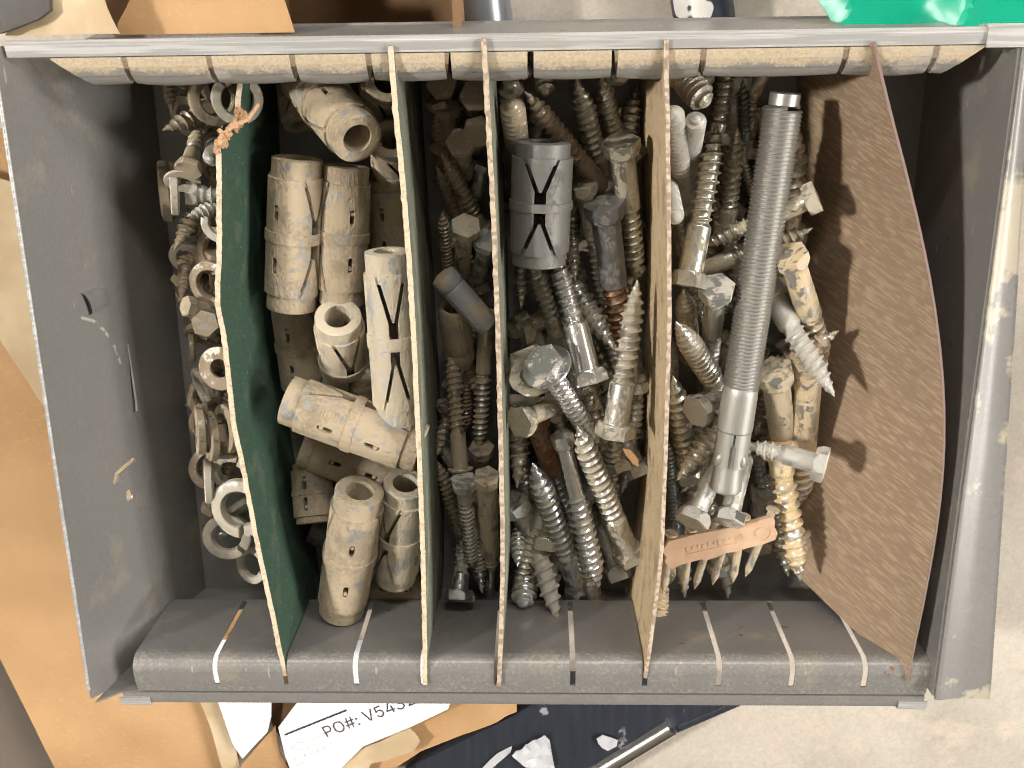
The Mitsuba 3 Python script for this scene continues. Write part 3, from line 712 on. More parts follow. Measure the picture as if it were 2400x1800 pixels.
def divider(name, top, bot, th, mats, label, ztop=None, seed=1, torn=None):
    """a thin board: top and bottom edge polylines (x, y, z) in mm from back to front"""
    k = reserve(name, label, 'divider')
    top, bot = np.array(top, float), np.array(bot, float)
    n, h = 150, 10
    s = np.linspace(0, 1, n)

    def along(pl):
        d = np.r_[0, np.cumsum(np.linalg.norm(np.diff(pl, axis=0), axis=1))]
        d /= d[-1]
        from scipy.interpolate import PchipInterpolator
        return np.stack([PchipInterpolator(d, pl[:, i])(s) for i in range(3)], 1)
    tp, bt = along(top), along(bot)
    r = np.random.default_rng(seed)
    rag = np.convolve(r.normal(0, 1, n + 4), [.2, .3, .3, .2], 'valid')[:n] * .35
    if torn:
        y0, y1, drop = torn
        w = 1 / (1 + np.exp(-(tp[:, 1] - (y0 + y1) / 2) / 1.3))
        tp[:, 2] -= drop * w
        rag += np.where((tp[:, 1] > y0 - 5) & (tp[:, 1] < y1 + 5), r.normal(0, 1.2, n), 0)
    tp[:, 2] += rag * (1. if th > 1.5 else .35)
    t = np.linspace(0, 1, h)[:, None, None]
    mid = tp[None] * (1 - t) + bt[None] * t            # h, n, 3
    dy = np.gradient(mid, axis=1)
    dz = np.gradient(mid, axis=0)
    nr = np.cross(dy, dz)
    nr /= np.linalg.norm(nr, axis=2, keepdims=True)
    nr *= np.sign(nr[..., :1])
    wob = r.normal(0, .12 if th > 1.5 else .0, (1, n, 1)) * (1 - t) ** 2
    A, Bv = mid - nr * (th / 2 - wob), mid + nr * (th / 2 + .5 * wob)

    def faces(o, flip):
        q = np.array([[i * n + j, i * n + j + 1, (i + 1) * n + j + 1, (i + 1) * n + j] for i in range(h - 1) for j in range(n - 1)]) + o
        q = q[:, ::-1] if flip else q
        return np.vstack([q[:, [0, 1, 2]], q[:, [0, 2, 3]]])
    N = h * n
    v = np.vstack([A.reshape(-1, 3), Bv.reshape(-1, 3)]) * MM
    st = []
    for j in (0, n - 1):
        for i in range(h - 1):
            st.append([i * n + j, (i + 1) * n + j, N + (i + 1) * n + j, N + i * n + j])
    for j in range(n - 1):
        st.append([(h - 1) * n + j, (h - 1) * n + j + 1, N + (h - 1) * n + j + 1, N + (h - 1) * n + j])
    st = np.array(st)
    add('board', trimesh.Trimesh(v, np.vstack([faces(0, False), faces(N, True), st[:, [0, 1, 2]], st[:, [0, 2, 3]]]), process=False), mats[0], k, 30)
    # the raw top edge, a hair proud, with small nicks
    ta, tb = A[0] - nr[0] * .06, Bv[0] + nr[0] * .06
    up = np.array([0, 0, 1.0])
    j1, j2 = r.normal(0, .16, (n, 1)), r.normal(0, .16, (n, 1))
    ring = [ta - up * .5, ta + up * (.12 + j1 * .4), (ta + tb) / 2 + up * (.25 + j1), tb + up * (.12 + j2 * .4), tb - up * .5]
    m = len(ring)
    vv = np.array(ring).transpose(1, 0, 2).reshape(-1, 3)
    q = np.array([[i * m + j, i * m + (j + 1) % m, (i + 1) * m + (j + 1) % m, (i + 1) * m + j] for i in range(n - 1) for j in range(m)])
    add('top_edge', trimesh.Trimesh(vv * MM, np.vstack([q[:, [0, 1, 2]], q[:, [0, 2, 3]]]), process=False), mats[1], k, 50)
    if torn:
        rg = np.random.default_rng(11)
        sel = np.where((tp[:, 1] > y0 - 5) & (tp[:, 1] < y1 + 6))[0]
        ms = []
        for i in np.linspace(sel[0], sel[-1], 34).astype(int):
            c = (A[0, i] * .5 + Bv[0, i] * .5) + rg.normal(0, .8, 3)
            sp = trimesh.creation.icosphere(1, 1.0)
            sp.vertices = sp.vertices * (rg.uniform(.8, 1.9), rg.uniform(1.0, 2.4), rg.uniform(.5, 1.4)) + rg.normal(0, .22, sp.vertices.shape) + c + np.array([rg.uniform(0, 2.2), 0, 0])
            ms.append(sp)
        # a sliver of skin peeled back
        p0 = A[0, sel[len(sel) // 2]]
        sl_ = LineString([(0, 0), (5, 3.5), (10, 5), (15, 11)]).buffer(.7)
        e = trimesh.creation.extrude_polygon(sl_, .5, engine='earcut')
        e.vertices = e.vertices + p0 + np.array([1.5, 0, .4])
        ms.append(e)
        mm = trimesh.util.concatenate(ms)
        mm.vertices = mm.vertices * MM
        tk = add('torn_fibres', mm, 'torn_fibre', k, 40)
        labels[tk] = {'label': 'torn brown fibres where the board is ripped'}
    return k


for d in DIV:
    divider('divider', d['top'], d['bot'], d['th'], d['mats'], d['label'], seed=d['seed'], torn=d.get('torn'))

# ------------------------------------------------------------------ builders of the small hardware
_heads = {}


def hexhead(R, h):
    """hex prism from z=0 (top, chamfered) to z=h, across-corner radius R"""
    hx = m3.Manifold.cylinder(1, 1, 1, 6)
    cone = m3.Manifold.cylinder(1, .86, 1.20, 48)
    m = hx ^ cone
    t = tomesh(m)
    v = np.asarray(t.vertices) * (R, R, h)
    v[:, 2] = h - v[:, 2]
    return trimesh.Trimesh(v, np.asarray(t.faces)[:, ::-1], process=False)


FR = np.array([0, .42, .60, .70, .86])
AM = np.array([0, 0, 1.0, 1.0, .0])


def thread(d, z0, z1, pitch, blunt, n=18, core=.74, phase=0.):
    """a real helical thread with a gimlet or blunt point at z1"""
    Rm, rp = d / 2, len(FR)
    turns = int(math.ceil((z1 - z0) / pitch)) + 2
    rows = turns * rp
    th = np.arange(n) / n
    base = np.repeat(np.arange(turns) - 1, rp) + np.tile(FR, turns)
    Z = z0 + pitch * (base[:, None] + th[None])
    amp = np.tile(AM, turns)[:, None] * np.ones((1, n))
    Zc = np.clip(Z, z0, z1)
    tl = (.45 if blunt else 1.35) * d
    u = np.clip((z1 - Zc) / tl, 0, 1)
    corer = Rm * core * (np.sqrt(np.clip(1 - (1 - u) ** 2 * .75, 0, 1)) if blunt else u ** .75)
    fade = np.clip((Zc - z0) / (pitch * .7), 0, 1) * (np.clip(u * 1.15, 0, 1) ** .8 if not blunt else np.clip(u * 1.6, 0, 1))
    r = corer + amp * fade * Rm * (1 - core) + 1e-5
    a = 2 * np.pi * th + phase
    v = np.stack([r * np.cos(a), r * np.sin(a), Zc], -1).reshape(-1, 3)
    f = []
    I = np.arange(rows - 1)
    for j in range(n):
        if j < n - 1:
            p, q, s_, t_ = I * n + j, I * n + j + 1, (I + 1) * n + j + 1, (I + 1) * n + j
        else:
            ok = I + 1 + rp < rows
            i = I[ok]
            p, q, s_, t_ = i * n + j, (i + rp) * n, (i + rp + 1) * n, (i + 1) * n + j
        f += [np.c_[p, q, s_], np.c_[p, s_, t_]]
    f = np.vstack(f)
    t = trimesh.Trimesh(v, f, process=False)
    ar = t.area_faces
    t.update_faces(ar > 1e-12)
    if blunt:
        rr = Rm * core * .5
        cap = lathe([(rr * 1.02, z1), (rr * .55, z1 + .05 * d), (0, z1 + .06 * d)], n)
        t = trimesh.util.concatenate([t, cap])
    return t


def lag_bolt(fin, d, a, b, label, o):
    k = reserve('lag_bolt', label, 'bolt', o.get('group'))
    a, b = np.array(a), np.array(b)
    L = np.linalg.norm(b - a) * MM
    d = d * MM
    r0 = np.random.default_rng(abs(hash((round(float(a[0]), 2), round(float(b[1]), 2)))) % 2 ** 31)
    M = frame(a * MM, b * MM, r0.uniform(0, 6.28) if 'roll' not in o else o['roll'])
    hw, hh = o.get('hw', 1.6), .60 * d
    z = hh
    fine = 1 if o.get('flange') else 0
    add('head', put(hexhead(hw * d / 2, hh), M), fin, k, False)
    if fine:
        add('flange', put(lathe([(hw * d * .44, hh * .72), (hw * d * .66, hh * .86), (hw * d * .68, hh), (hw * d * .66, hh * 1.12), (0, hh * 1.12)], 36), M), fin, k, 30)
        z = hh * 1.1
    if o.get('darkfacet'):
        R = hw * d / 2
        q = trimesh.creation.box((R * .03, R * .86, hh * .7))
        ang = math.radians(30)
        q.apply_translation((R * .866 + R * .005, 0, hh * .55))
        best = max(range(6), key=lambda i: (M[:3, :3] @ np.array([math.cos(ang + i * math.pi / 3), math.sin(ang + i * math.pi / 3), 0]))[2])
        c, s = math.cos(ang + best * math.pi / 3), math.sin(ang + best * math.pi / 3)
        Rm = np.eye(4)
        Rm[:2, :2] = [[c, -s], [s, c]]
        q.apply_transform(Rm)
        add('dark_patch', put(q, M), 'dark_facet', k, False)
    sh = o.get('shank', .16)
    rs = d / 2 * o.get('sw', .98)
    zt = z + (L - z) * sh
    core = .74
    add('shank', put(lathe([(rs * 1.05, z - .0002), (rs, z + .04 * d), (rs, zt - .16 * d), (rs * .97, zt - .10 * d), (d / 2 * core * .98, zt + .05 * d), (d / 2 * core * .6, zt + .1 * d)], 24), M), fin, k, 30)
    add('thread', put(thread(d, zt, L, o.get('pitch', .38) * d, o.get('blunt', 0), phase=r0.uniform(0, 6.28), core=core), M), o.get('thread', fin), k, 38)


def shell(ro, ri, z0, z1, n=56, bev=0.):
    m = m3.Manifold.cylinder(z1 - z0, ro, ro, n).translate((0, 0, z0)) - m3.Manifold.cylinder(z1 - z0 + .2, ri, ri, n).translate((0, 0, z0 - .1))
    return m


def tri_prism(pts, x0, x1):
    """polygon in (y, z) swept along x from x0 to x1"""
    m = CS([pts]).extrude(x1 - x0)
    return m.transform(np.array([[0, 0, 1, x0], [1, 0, 0, 0], [0, 1, 0, 0]], float))


def expansion_shield(fin, d, a, b, face, label, o):
    k = reserve('expansion_shield', label, 'expansion shield')
    a, b = np.array(a), np.array(b)
    L = np.linalg.norm(b - a)
    R = d / 2
    bs = {'dust': 'shield_dust', 'pale': 'shield_pale', 'iron': 'shield_bare'}[fin]
    ri, rc = R * .56, R * .90
    # two half sleeves: notched by a V at each end and split by a slit, with slotted holes through the sides
    z0, z1 = L * .12, L * .88
    sl = m3.Manifold.cylinder(z1 - z0, R, R, 64).translate((0, 0, z0))
    sl = sl - m3.Manifold.cylinder(L, ri, ri, 40)
    wn = R * .46
    for s in (0, 180):
        cut = tri_prism([(-wn * 1.35, z0 - 1), (wn * 1.35, z0 - 1), (R * .19, L * .375), (-R * .19, L * .375)], 0, R * 1.2)
        cut = cut + tri_prism([(-wn * 1.35, z1 + 1), (-R * .19, L * .625), (R * .19, L * .625), (wn * 1.35, z1 + 1)], 0, R * 1.2)
        cut = cut + box(0, R * 1.2, -R * .19, R * .19, L * .36, L * .64)
        sl = sl - cut.rotate((0, 0, s))
    hole = m3.Manifold.hull(m3.Manifold.cylinder(R * 3, R * .11, R * .11, 12).translate((0, -R * .18, -R * 1.5)) + m3.Manifold.cylinder(R * 3, R * .11, R * .11, 12).translate((0, R * .18, -R * 1.5)))
    hole = hole.rotate((90, 0, 0)).rotate((0, 90, 0)).rotate((90, 0, 0))
    pins = []
    for zz in (.34, .68):
        h = m3.Manifold.hull(m3.Manifold.cylinder(R * 1.2, R * .10, R * .10, 14).translate((0, L * zz - R * .2, 0)) + m3.Manifold.cylinder(R * 1.2, R * .10, R * .10, 14).translate((0, L * zz + R * .2, 0)))
        # local: extrude along z, long side along y -> along +y axis with long side along z
        h = h.transform(np.array([[1, 0, 0, 0], [0, 0, 1, 0], [0, 1, 0, 0]], float))
        for s in (0, 180):
            sl = sl - h.rotate((0, 0, s))
            pz = L * zz + (R * .14 if zz > .5 else -R * .14)
            pins.append((s, pz))
    # casting ring round the middle is a shallow step
    r0 = np.random.default_rng(int(abs(a[0] * 7 + b[1] * 13)) + 5)
    M = frame(a * MM, b * MM, math.radians(face))

    def fin_mesh(m):
        t = tomesh(m)
        v = np.asarray(t.vertices) * MM
        return put(trimesh.Trimesh(v, t.faces, process=False), M)
    add('sleeve', fin_mesh(sl), bs, k, 32)
    # the end wedges: collar plus a tongue on each side
    for e in (0, 1):
        col = shell(rc, ri * .94, 0, L * .16, 56)
        col = col ^ m3.Manifold.hull(m3.Manifold.cylinder(L * .2, R * 1.1, R * 1.1, 56).translate((0, 0, R * .10)) + m3.Manifold.cylinder(.1, rc - R * .09, rc - R * .09, 56))
        for s in (0, 180):
            tg = tri_prism([(-wn * 1.02, L * .11), (wn * 1.02, L * .11), (R * .04, L * .37), (-R * .04, L * .37)], 0, R * 1.2) ^ shell(R * .985, ri, L * .05, L * .4, 56)
            col = col + tg.rotate((0, 0, s))
        if e:
            col = col.mirror((0, 0, 1)).translate((0, 0, L))
        add('wedge', fin_mesh(col), bs, k, 32)
    add('band', put(lathe(np.array([(R * .99, L * .462), (R * 1.045, L * .466), (R * 1.05, L * .50), (R * 1.045, L * .534), (R * .99, L * .538)]) * MM, 56), M), bs, k, 40)
    for s, pz in pins:
        p = m3.Manifold.cylinder(R * .35, R * .085, R * .085, 12).translate((0, pz * 0, R * .6))
        p = p.transform(np.array([[1, 0, 0, 0], [0, 0, 1, 0], [0, 1, 0, 0]], float)).rotate((0, 0, s)).translate((0, 0, pz))
        add('pin', fin_mesh(p), bs, k, 32)
    if o.get('text'):
        t = meshkit.text_mesh('HOLE', R * .36 * MM, .0007)
        v = np.asarray(t.vertices) / MM
        v = v - [v[:, 0].mean(), 0, 0]
        zz, ang, rr = L * .33 - v[:, 0], math.radians(-90 - 44) + v[:, 1] / R, R * .99 + v[:, 2]
        add('lettering', put(trimesh.Trimesh(np.c_[rr * np.cos(ang), rr * np.sin(ang), zz] * MM, t.faces, process=False), M), bs, k, False)


def lead_anchor(fin, d, a, b, label):
    k = reserve('lead_anchor', label, 'screw anchor')
    a, b = np.array(a), np.array(b)
    L, R = np.linalg.norm(b - a) * MM, d / 2 * MM
    M = frame(a * MM, b * MM, .4)
    m = 'lead' if fin == 'lead' else 'shield_dust'
    add('body', put(lathe([(0, L * .5), (R * .52, L * .5), (R * .60, L * .985), (R * .80, L), (R * .90, L * .96), (R * .98, L * .7), (R, L * .26), (R * .93, L * .22)], 40), M), m, k, 30)
    add('collar', put(lathe([(R * .90, L * .22), (R * 1.0, L * .2), (R * 1.06, L * .10), (R * .98, L * .01), (R * .6, -L * .02), (0, -L * .02)], 40), M), m, k, 40)
    w = tomesh(m3.Manifold.cube((R * .1 / MM, R * .16 / MM, L * .6 / MM)).translate((R * .95 / MM, 0, L * .3 / MM)))
    w.vertices = np.asarray(w.vertices) * MM
    add('rib', put(w, M), m, k, False)


def washer(kind, fin, c, d, nrm, label):
    c, nrm = np.array(c), np.array(nrm, float)
    nrm /= np.linalg.norm(nrm)
    R = d / 2
    M = frame(c * MM, (c + nrm) * MM, rng.uniform(0, 6.28))
    k = reserve(kind, label, 'washer')
    if kind == 'flat_washer':
        ri, th = R * .42, R * .16
        pr = [(ri, -th / 2), (R * .97, -th / 2), (R, -th * .3), (R, th * .3), (R * .97, th / 2), (ri * 1.04, th / 2), (ri, th * .3), (ri, -th / 2)]
        add('ring', put(lathe(np.array(pr) * MM, 48), M), fin, k, 40)
        return
    ri, th, n = R * .60, R * .36, 56
    pr = np.array([(ri, -th * .32), (ri + R * .05, -th / 2), (R * .93, -th / 2), (R, -th * .34), (R, th * .34), (R * .93, th / 2), (ri + R * .05, th / 2), (ri, th * .32)])
    m = len(pr)
    t = np.linspace(.06, 2 * np.pi - .06, n)
    v = np.stack([pr[None, :, 0] * np.cos(t)[:, None], pr[None, :, 0] * np.sin(t)[:, None], pr[None, :, 1] + (t / (2 * np.pi) - .5)[:, None] * th * .5], -1).reshape(-1, 3)
    q = np.array([[i * m + j, i * m + (j + 1) % m, (i + 1) * m + (j + 1) % m, (i + 1) * m + j] for i in range(n - 1) for j in range(m)])
    f = np.vstack([q[:, [0, 1, 2]], q[:, [0, 2, 3]], [[0, j, j + 1] for j in range(1, m - 1)], [[(n - 1) * m, (n - 1) * m + j + 1, (n - 1) * m + j] for j in range(1, m - 1)]])
    add('ring', put(trimesh.Trimesh(v * MM, f, process=False), M), fin, k, 40)


# ------------------------------------------------------------------ contents of the bays
for fin, d, a, b, label, o in [
    ('gold', 8.37, [58.9, 257.2, 76.6], [26.7, 294.1, 64.3], 'dull gold bolt buried under the others at the back of the fourth bay', {'group': 'bolts buried under the others in the fourth bay', 'shank': 0.3, 'hw': 1.65}),
    ('zinc', 9.89, [47.6, 242.1, 76.8], [59.6, 291.5, 59.6], 'grey zinc bolt buried under the others at the back of the fourth bay', {'group': 'bolts buried under the others in the fourth bay', 'shank': 0.3, 'hw': 1.65}),
    ('gold', 9.15, [29.2, 241.5, 64.7], [51.4, 282.3, 69.4], 'dull gold bolt buried under the others at the back of the fourth bay', {'group': 'bolts buried under the others in the fourth bay', 'shank': 0.3, 'hw': 1.65}),
    ('grey', 8.74, [13.3, 279.5, 68.3], [-0.7, 227.5, 64.5], 'plain grey bolt buried under the others at the back of the fourth bay', {'group': 'bolts buried under the others in the fourth bay', 'shank': 0.3, 'hw': 1.65}),
    ('dusty', 8.81, [58.8, 222.2, 63.4], [33.1, 268.0, 59.5], 'dusty pale bolt buried under the others at the back of the fourth bay', {'group': 'bolts buried under the others in the fourth bay', 'shank': 0.3, 'hw': 1.65}),
    ('gold', 9.46, [35.8, 215.8, 75.3], [39.0, 259.4, 70.7], 'dull gold bolt buried under the others at the back of the fourth bay', {'group': 'bolts buried under the others in the fourth bay', 'shank': 0.3, 'hw': 1.65}),
    ('zinc', 9.81, [23.7, 245.1, 69.2], [25.4, 204.8, 76.4], 'grey zinc bolt buried under the others behind the middle of the fourth bay', {'group': 'bolts buried under the others in the fourth bay', 'shank': 0.3, 'hw': 1.65}),
    ('gold', 8.96, [-0.8, 238.7, 55.4], [27.4, 191.2, 55.3], 'dull gold bolt buried under the others behind the middle of the fourth bay', {'group': 'bolts buried under the others in the fourth bay', 'shank': 0.3, 'hw': 1.65}),
    ('grey', 10.01, [27.8, 182.8, 58.8], [15.1, 226.3, 63.4], 'plain grey bolt buried under the others behind the middle of the fourth bay', {'group': 'bolts buried under the others in the fourth bay', 'shank': 0.3, 'hw': 1.65}),
    ('dusty', 10.28, [39.3, 222.0, 64.3], [50.2, 174.8, 60.6], 'dusty pale bolt buried under the others behind the middle of the fourth bay', {'group': 'bolts buried under the others in the fourth bay', 'shank': 0.3, 'hw': 1.65}),
    ('gold', 9.41, [62.1, 204.9, 58.0], [40.5, 171.4, 70.4], 'dull gold bolt buried under the others behind the middle of the fourth bay', {'group': 'bolts buried under the others in the fourth bay', 'shank': 0.3, 'hw': 1.65}),
    ('zinc', 8.67, [46.5, 210.6, 75.1], [50.4, 153.6, 73.3], 'grey zinc bolt buried under the others in the middle of the fourth bay', {'group': 'bolts buried under the others in the fourth bay', 'shank': 0.3, 'hw': 1.65}),
    ('gold', 8.72, [62.5, 142.8, 72.0], [52.4, 206.2, 70.8], 'dull gold bolt buried under the others in the middle of the fourth bay', {'group': 'bolts buried under the others in the fourth bay', 'shank': 0.3, 'hw': 1.65}),
    ('grey', 10.48, [0.3, 180.7, 71.7], [36.0, 139.9, 57.5], 'plain grey bolt buried under the others in the middle of the fourth bay', {'group': 'bolts buried under the others in the fourth bay', 'shank': 0.3, 'hw': 1.65}),
    ('dusty', 10.14, [19.3, 131.5, 70.1], [25.3, 185.1, 62.7], 'dusty pale bolt buried under the others in the middle of the fourth bay', {'group': 'bolts buried under the others in the fourth bay', 'shank': 0.3, 'hw': 1.65}),
    ('gold', 10.69, [23.5, 172.7, 67.9], [23.5, 108.1, 56.3], 'dull gold bolt buried under the others in the middle of the fourth bay', {'group': 'bolts buried under the others in the fourth bay', 'shank': 0.3, 'hw': 1.65}),
    ('zinc', 9.65, [26.8, 165.1, 75.8], [50.4, 100.9, 70.1], 'grey zinc bolt buried under the others before the middle of the fourth bay', {'group': 'bolts buried under the others in the fourth bay', 'shank': 0.3, 'hw': 1.65}),
    ('gold', 10.57, [53.7, 99.4, 75.5], [36.7, 152.7, 55.2], 'dull gold bolt buried under the others before the middle of the fourth bay', {'group': 'bolts buried under the others in the fourth bay', 'shank': 0.3, 'hw': 1.65}),
    ('grey', 10.46, [63.7, 97.4, 72.7], [46.0, 139.1, 65.7], 'plain grey bolt buried under the others before the middle of the fourth bay', {'group': 'bolts buried under the others in the fourth bay', 'shank': 0.3, 'hw': 1.65}),
    ('dusty', 9.76, [54.5, 138.9, 68.4], [40.2, 80.9, 63.1], 'dusty pale bolt buried under the others before the middle of the fourth bay', {'group': 'bolts buried under the others in the fourth bay', 'shank': 0.3, 'hw': 1.65}),
    ('gold', 10.97, [7.1, 61.3, 59.5], [-1.6, 131.5, 76.4], 'dull gold bolt buried under the others before the middle of the fourth bay', {'group': 'bolts buried under the others in the fourth bay', 'shank': 0.3, 'hw': 1.65}),
    ('zinc', 9.57, [7.0, 44.7, 60.8], [20.6, 111.6, 61.4], 'grey zinc bolt buried under the others at the front of the fourth bay', {'group': 'bolts buried under the others in the fourth bay', 'shank': 0.3, 'hw': 1.65}),
    ('gold', 11.3, [14.7, 55.4, 74.4], [22.5, 100.2, 64.1], 'dull gold bolt buried under the others at the front of the fourth bay', {'group': 'bolts buried under the others in the fourth bay', 'shank': 0.3, 'hw': 1.65}),
    ('grey', 10.26, [15.6, 30.1, 62.6], [43.5, 98.5, 72.8], 'plain grey bolt buried under the others at the front of the fourth bay', {'group': 'bolts buried under the others in the fourth bay', 'shank': 0.3, 'hw': 1.65}),
    ('dusty', 9.67, [17.6, 86.0, 70.6], [-0.8, 32.0, 77.0], 'dusty pale bolt buried under the others at the front of the fourth bay', {'group': 'bolts buried under the others in the fourth bay', 'shank': 0.3, 'hw': 1.65}),
    ('gold', 10.64, [43.2, 9.8, 64.2], [33.0, 73.3, 75.5], 'dull gold bolt buried under the others at the front of the fourth bay', {'group': 'bolts buried under the others in the fourth bay', 'shank': 0.3, 'hw': 1.65}),
    ('gold', 8.58, [111.0, 257.3, 61.2], [115.8, 310.7, 60.1], 'dull gold bolt buried under the others at the back of the fifth bay', {'group': 'bolts buried under the others in the fifth bay', 'shank': 0.3, 'hw': 1.65}),
    ('goldtan', 8.72, [119.7, 301.6, 61.1], [99.6, 254.8, 60.7], 'gold dusted bolt buried under the others at the back of the fifth bay', {'group': 'bolts buried under the others in the fifth bay', 'shank': 0.3, 'hw': 1.65}),
    ('grey', 9.94, [103.8, 294.8, 66.0], [104.7, 235.2, 60.9], 'plain grey bolt buried under the others at the back of the fifth bay', {'group': 'bolts buried under the others in the fifth bay', 'shank': 0.3, 'hw': 1.65}),
    ('gold', 8.26, [130.2, 281.5, 62.1], [118.8, 234.8, 75.3], 'dull gold bolt buried under the others at the back of the fifth bay', {'group': 'bolts buried under the others in the fifth bay', 'shank': 0.3, 'hw': 1.65}),
    ('dusty', 8.62, [118.9, 280.4, 55.9], [132.5, 225.2, 61.5], 'dusty pale bolt buried under the others at the back of the fifth bay', {'group': 'bolts buried under the others in the fifth bay', 'shank': 0.3, 'hw': 1.65}),
    ('gold', 8.68, [124.9, 262.9, 55.7], [116.4, 215.6, 57.2], 'dull gold bolt buried under the others at the back of the fifth bay', {'group': 'bolts buried under the others in the fifth bay', 'shank': 0.3, 'hw': 1.65}),
    ('goldtan', 8.94, [116.8, 212.6, 67.2], [119.0, 263.3, 62.6], 'gold dusted bolt buried under the others behind the middle of the fifth bay', {'group': 'bolts buried under the others in the fifth bay', 'shank': 0.3, 'hw': 1.65}),
    ('grey', 10.37, [137.0, 200.4, 66.4], [117.4, 247.4, 66.9], 'plain grey bolt buried under the others behind the middle of the fifth bay', {'group': 'bolts buried under the others in the fifth bay', 'shank': 0.3, 'hw': 1.65}),
    ('gold', 9.55, [113.2, 200.0, 67.0], [94.3, 242.7, 73.0], 'dull gold bolt buried under the others behind the middle of the fifth bay', {'group': 'bolts buried under the others in the fifth bay', 'shank': 0.3, 'hw': 1.65}),
    ('dusty', 10.2, [111.7, 233.3, 55.4], [83.2, 188.8, 62.1], 'dusty pale bolt buried under the others behind the middle of the fifth bay', {'group': 'bolts buried under the others in the fifth bay', 'shank': 0.3, 'hw': 1.65}),
    ('gold', 10.14, [80.6, 229.9, 56.4], [93.5, 178.2, 75.6], 'dull gold bolt buried under the others behind the middle of the fifth bay', {'group': 'bolts buried under the others in the fifth bay', 'shank': 0.3, 'hw': 1.65}),
    ('goldtan', 9.35, [141.7, 168.4, 57.2], [116.8, 216.7, 66.4], 'gold dusted bolt buried under the others in the middle of the fifth bay', {'group': 'bolts buried under the others in the fifth bay', 'shank': 0.3, 'hw': 1.65}),
    ('grey', 10.07, [136.2, 217.9, 64.5], [116.5, 160.4, 74.2], 'plain grey bolt buried under the others in the middle of the fifth bay', {'group': 'bolts buried under the others in the fifth bay', 'shank': 0.3, 'hw': 1.65}),
    ('gold', 10.4, [121.8, 206.1, 72.5], [124.2, 149.8, 75.9], 'dull gold bolt buried under the others in the middle of the fifth bay', {'group': 'bolts buried under the others in the fifth bay', 'shank': 0.3, 'hw': 1.65}),
    ('dusty', 9.32, [124.2, 135.0, 55.1], [123.7, 189.4, 67.3], 'dusty pale bolt buried under the others in the middle of the fifth bay', {'group': 'bolts buried under the others in the fifth bay', 'shank': 0.3, 'hw': 1.65}),
    ('gold', 9.33, [132.1, 142.8, 75.7], [127.2, 184.9, 63.0], 'dull gold bolt buried under the others in the middle of the fifth bay', {'group': 'bolts buried under the others in the fifth bay', 'shank': 0.3, 'hw': 1.65}),
    ('goldtan', 9.51, [112.6, 169.1, 63.2], [92.8, 126.3, 65.7], 'gold dusted bolt buried under the others before the middle of the fifth bay', {'group': 'bolts buried under the others in the fifth bay', 'shank': 0.3, 'hw': 1.65}),
    ('grey', 9.68, [139.8, 163.5, 66.7], [129.8, 112.0, 60.1], 'plain grey bolt buried under the others before the middle of the fifth bay', {'group': 'bolts buried under the others in the fifth bay', 'shank': 0.3, 'hw': 1.65}),
    ('gold', 9.08, [127.1, 98.1, 58.5], [126.9, 168.4, 74.4], 'dull gold bolt buried under the others before the middle of the fifth bay', {'group': 'bolts buried under the others in the fifth bay', 'shank': 0.3, 'hw': 1.65}),
    ('dusty', 9.8, [95.0, 92.5, 58.3], [102.5, 145.9, 66.5], 'dusty pale bolt buried under the others before the middle of the fifth bay', {'group': 'bolts buried under the others in the fifth bay', 'shank': 0.3, 'hw': 1.65}),
    ('gold', 10.98, [143.2, 125.0, 64.5], [114.5, 98.7, 72.8], 'dull gold bolt buried under the others before the middle of the fifth bay', {'group': 'bolts buried under the others in the fifth bay', 'shank': 0.3, 'hw': 1.65}),
    ('goldtan', 11.1, [101.3, 130.5, 62.4], [91.6, 74.0, 57.2], 'gold dusted bolt buried under the others at the front of the fifth bay', {'group': 'bolts buried under the others in the fifth bay', 'shank': 0.3, 'hw': 1.65}),
    ('grey', 9.73, [93.2, 51.4, 57.6], [95.1, 129.6, 72.3], 'plain grey bolt buried under the others at the front of the fifth bay', {'group': 'bolts buried under the others in the fifth bay', 'shank': 0.3, 'hw': 1.65}),
    ('gold', 11.35, [131.1, 46.2, 57.0], [137.4, 118.2, 63.3], 'dull gold bolt buried under the others at the front of the fifth bay', {'group': 'bolts buried under the others in the fifth bay', 'shank': 0.3, 'hw': 1.65}),
    ('dusty', 9.43, [111.2, 37.4, 67.2], [94.9, 110.5, 69.8], 'dusty pale bolt buried under the others at the front of the fifth bay', {'group': 'bolts buried under the others in the fifth bay', 'shank': 0.3, 'hw': 1.65}),
    ('gold', 10.74, [135.0, 94.4, 61.9], [145.2, 38.5, 76.1], 'dull gold bolt buried under the others at the front of the fifth bay', {'group': 'bolts buried under the others in the fifth bay', 'shank': 0.3, 'hw': 1.65}),
    ('tan', 7.1, [-35.9, 261.0, 67.5], [-12.8, 302.6, 62.2], 'brown dusted bolt buried under the others at the back of the narrow bay', {'group': 'bolts buried under the others in the narrow bay', 'shank': 0.3, 'hw': 1.65}),
    ('greytan', 7.53, [-34.0, 287.3, 76.3], [-20.1, 244.3, 55.8], 'tan stained grey bolt buried under the others at the back of the narrow bay', {'group': 'bolts buried under the others in the narrow bay', 'shank': 0.3, 'hw': 1.65}),
    ('tan', 6.9, [-29.1, 273.4, 62.7], [-23.7, 232.3, 72.9], 'brown dusted bolt buried under the others at the back of the narrow bay', {'group': 'bolts buried under the others in the narrow bay', 'shank': 0.3, 'hw': 1.65}),
    ('grey', 6.72, [-13.3, 256.9, 71.0], [-26.7, 212.8, 62.7], 'plain grey bolt buried under the others behind the middle of the narrow bay', {'group': 'bolts buried under the others in the narrow bay', 'shank': 0.3, 'hw': 1.65}),
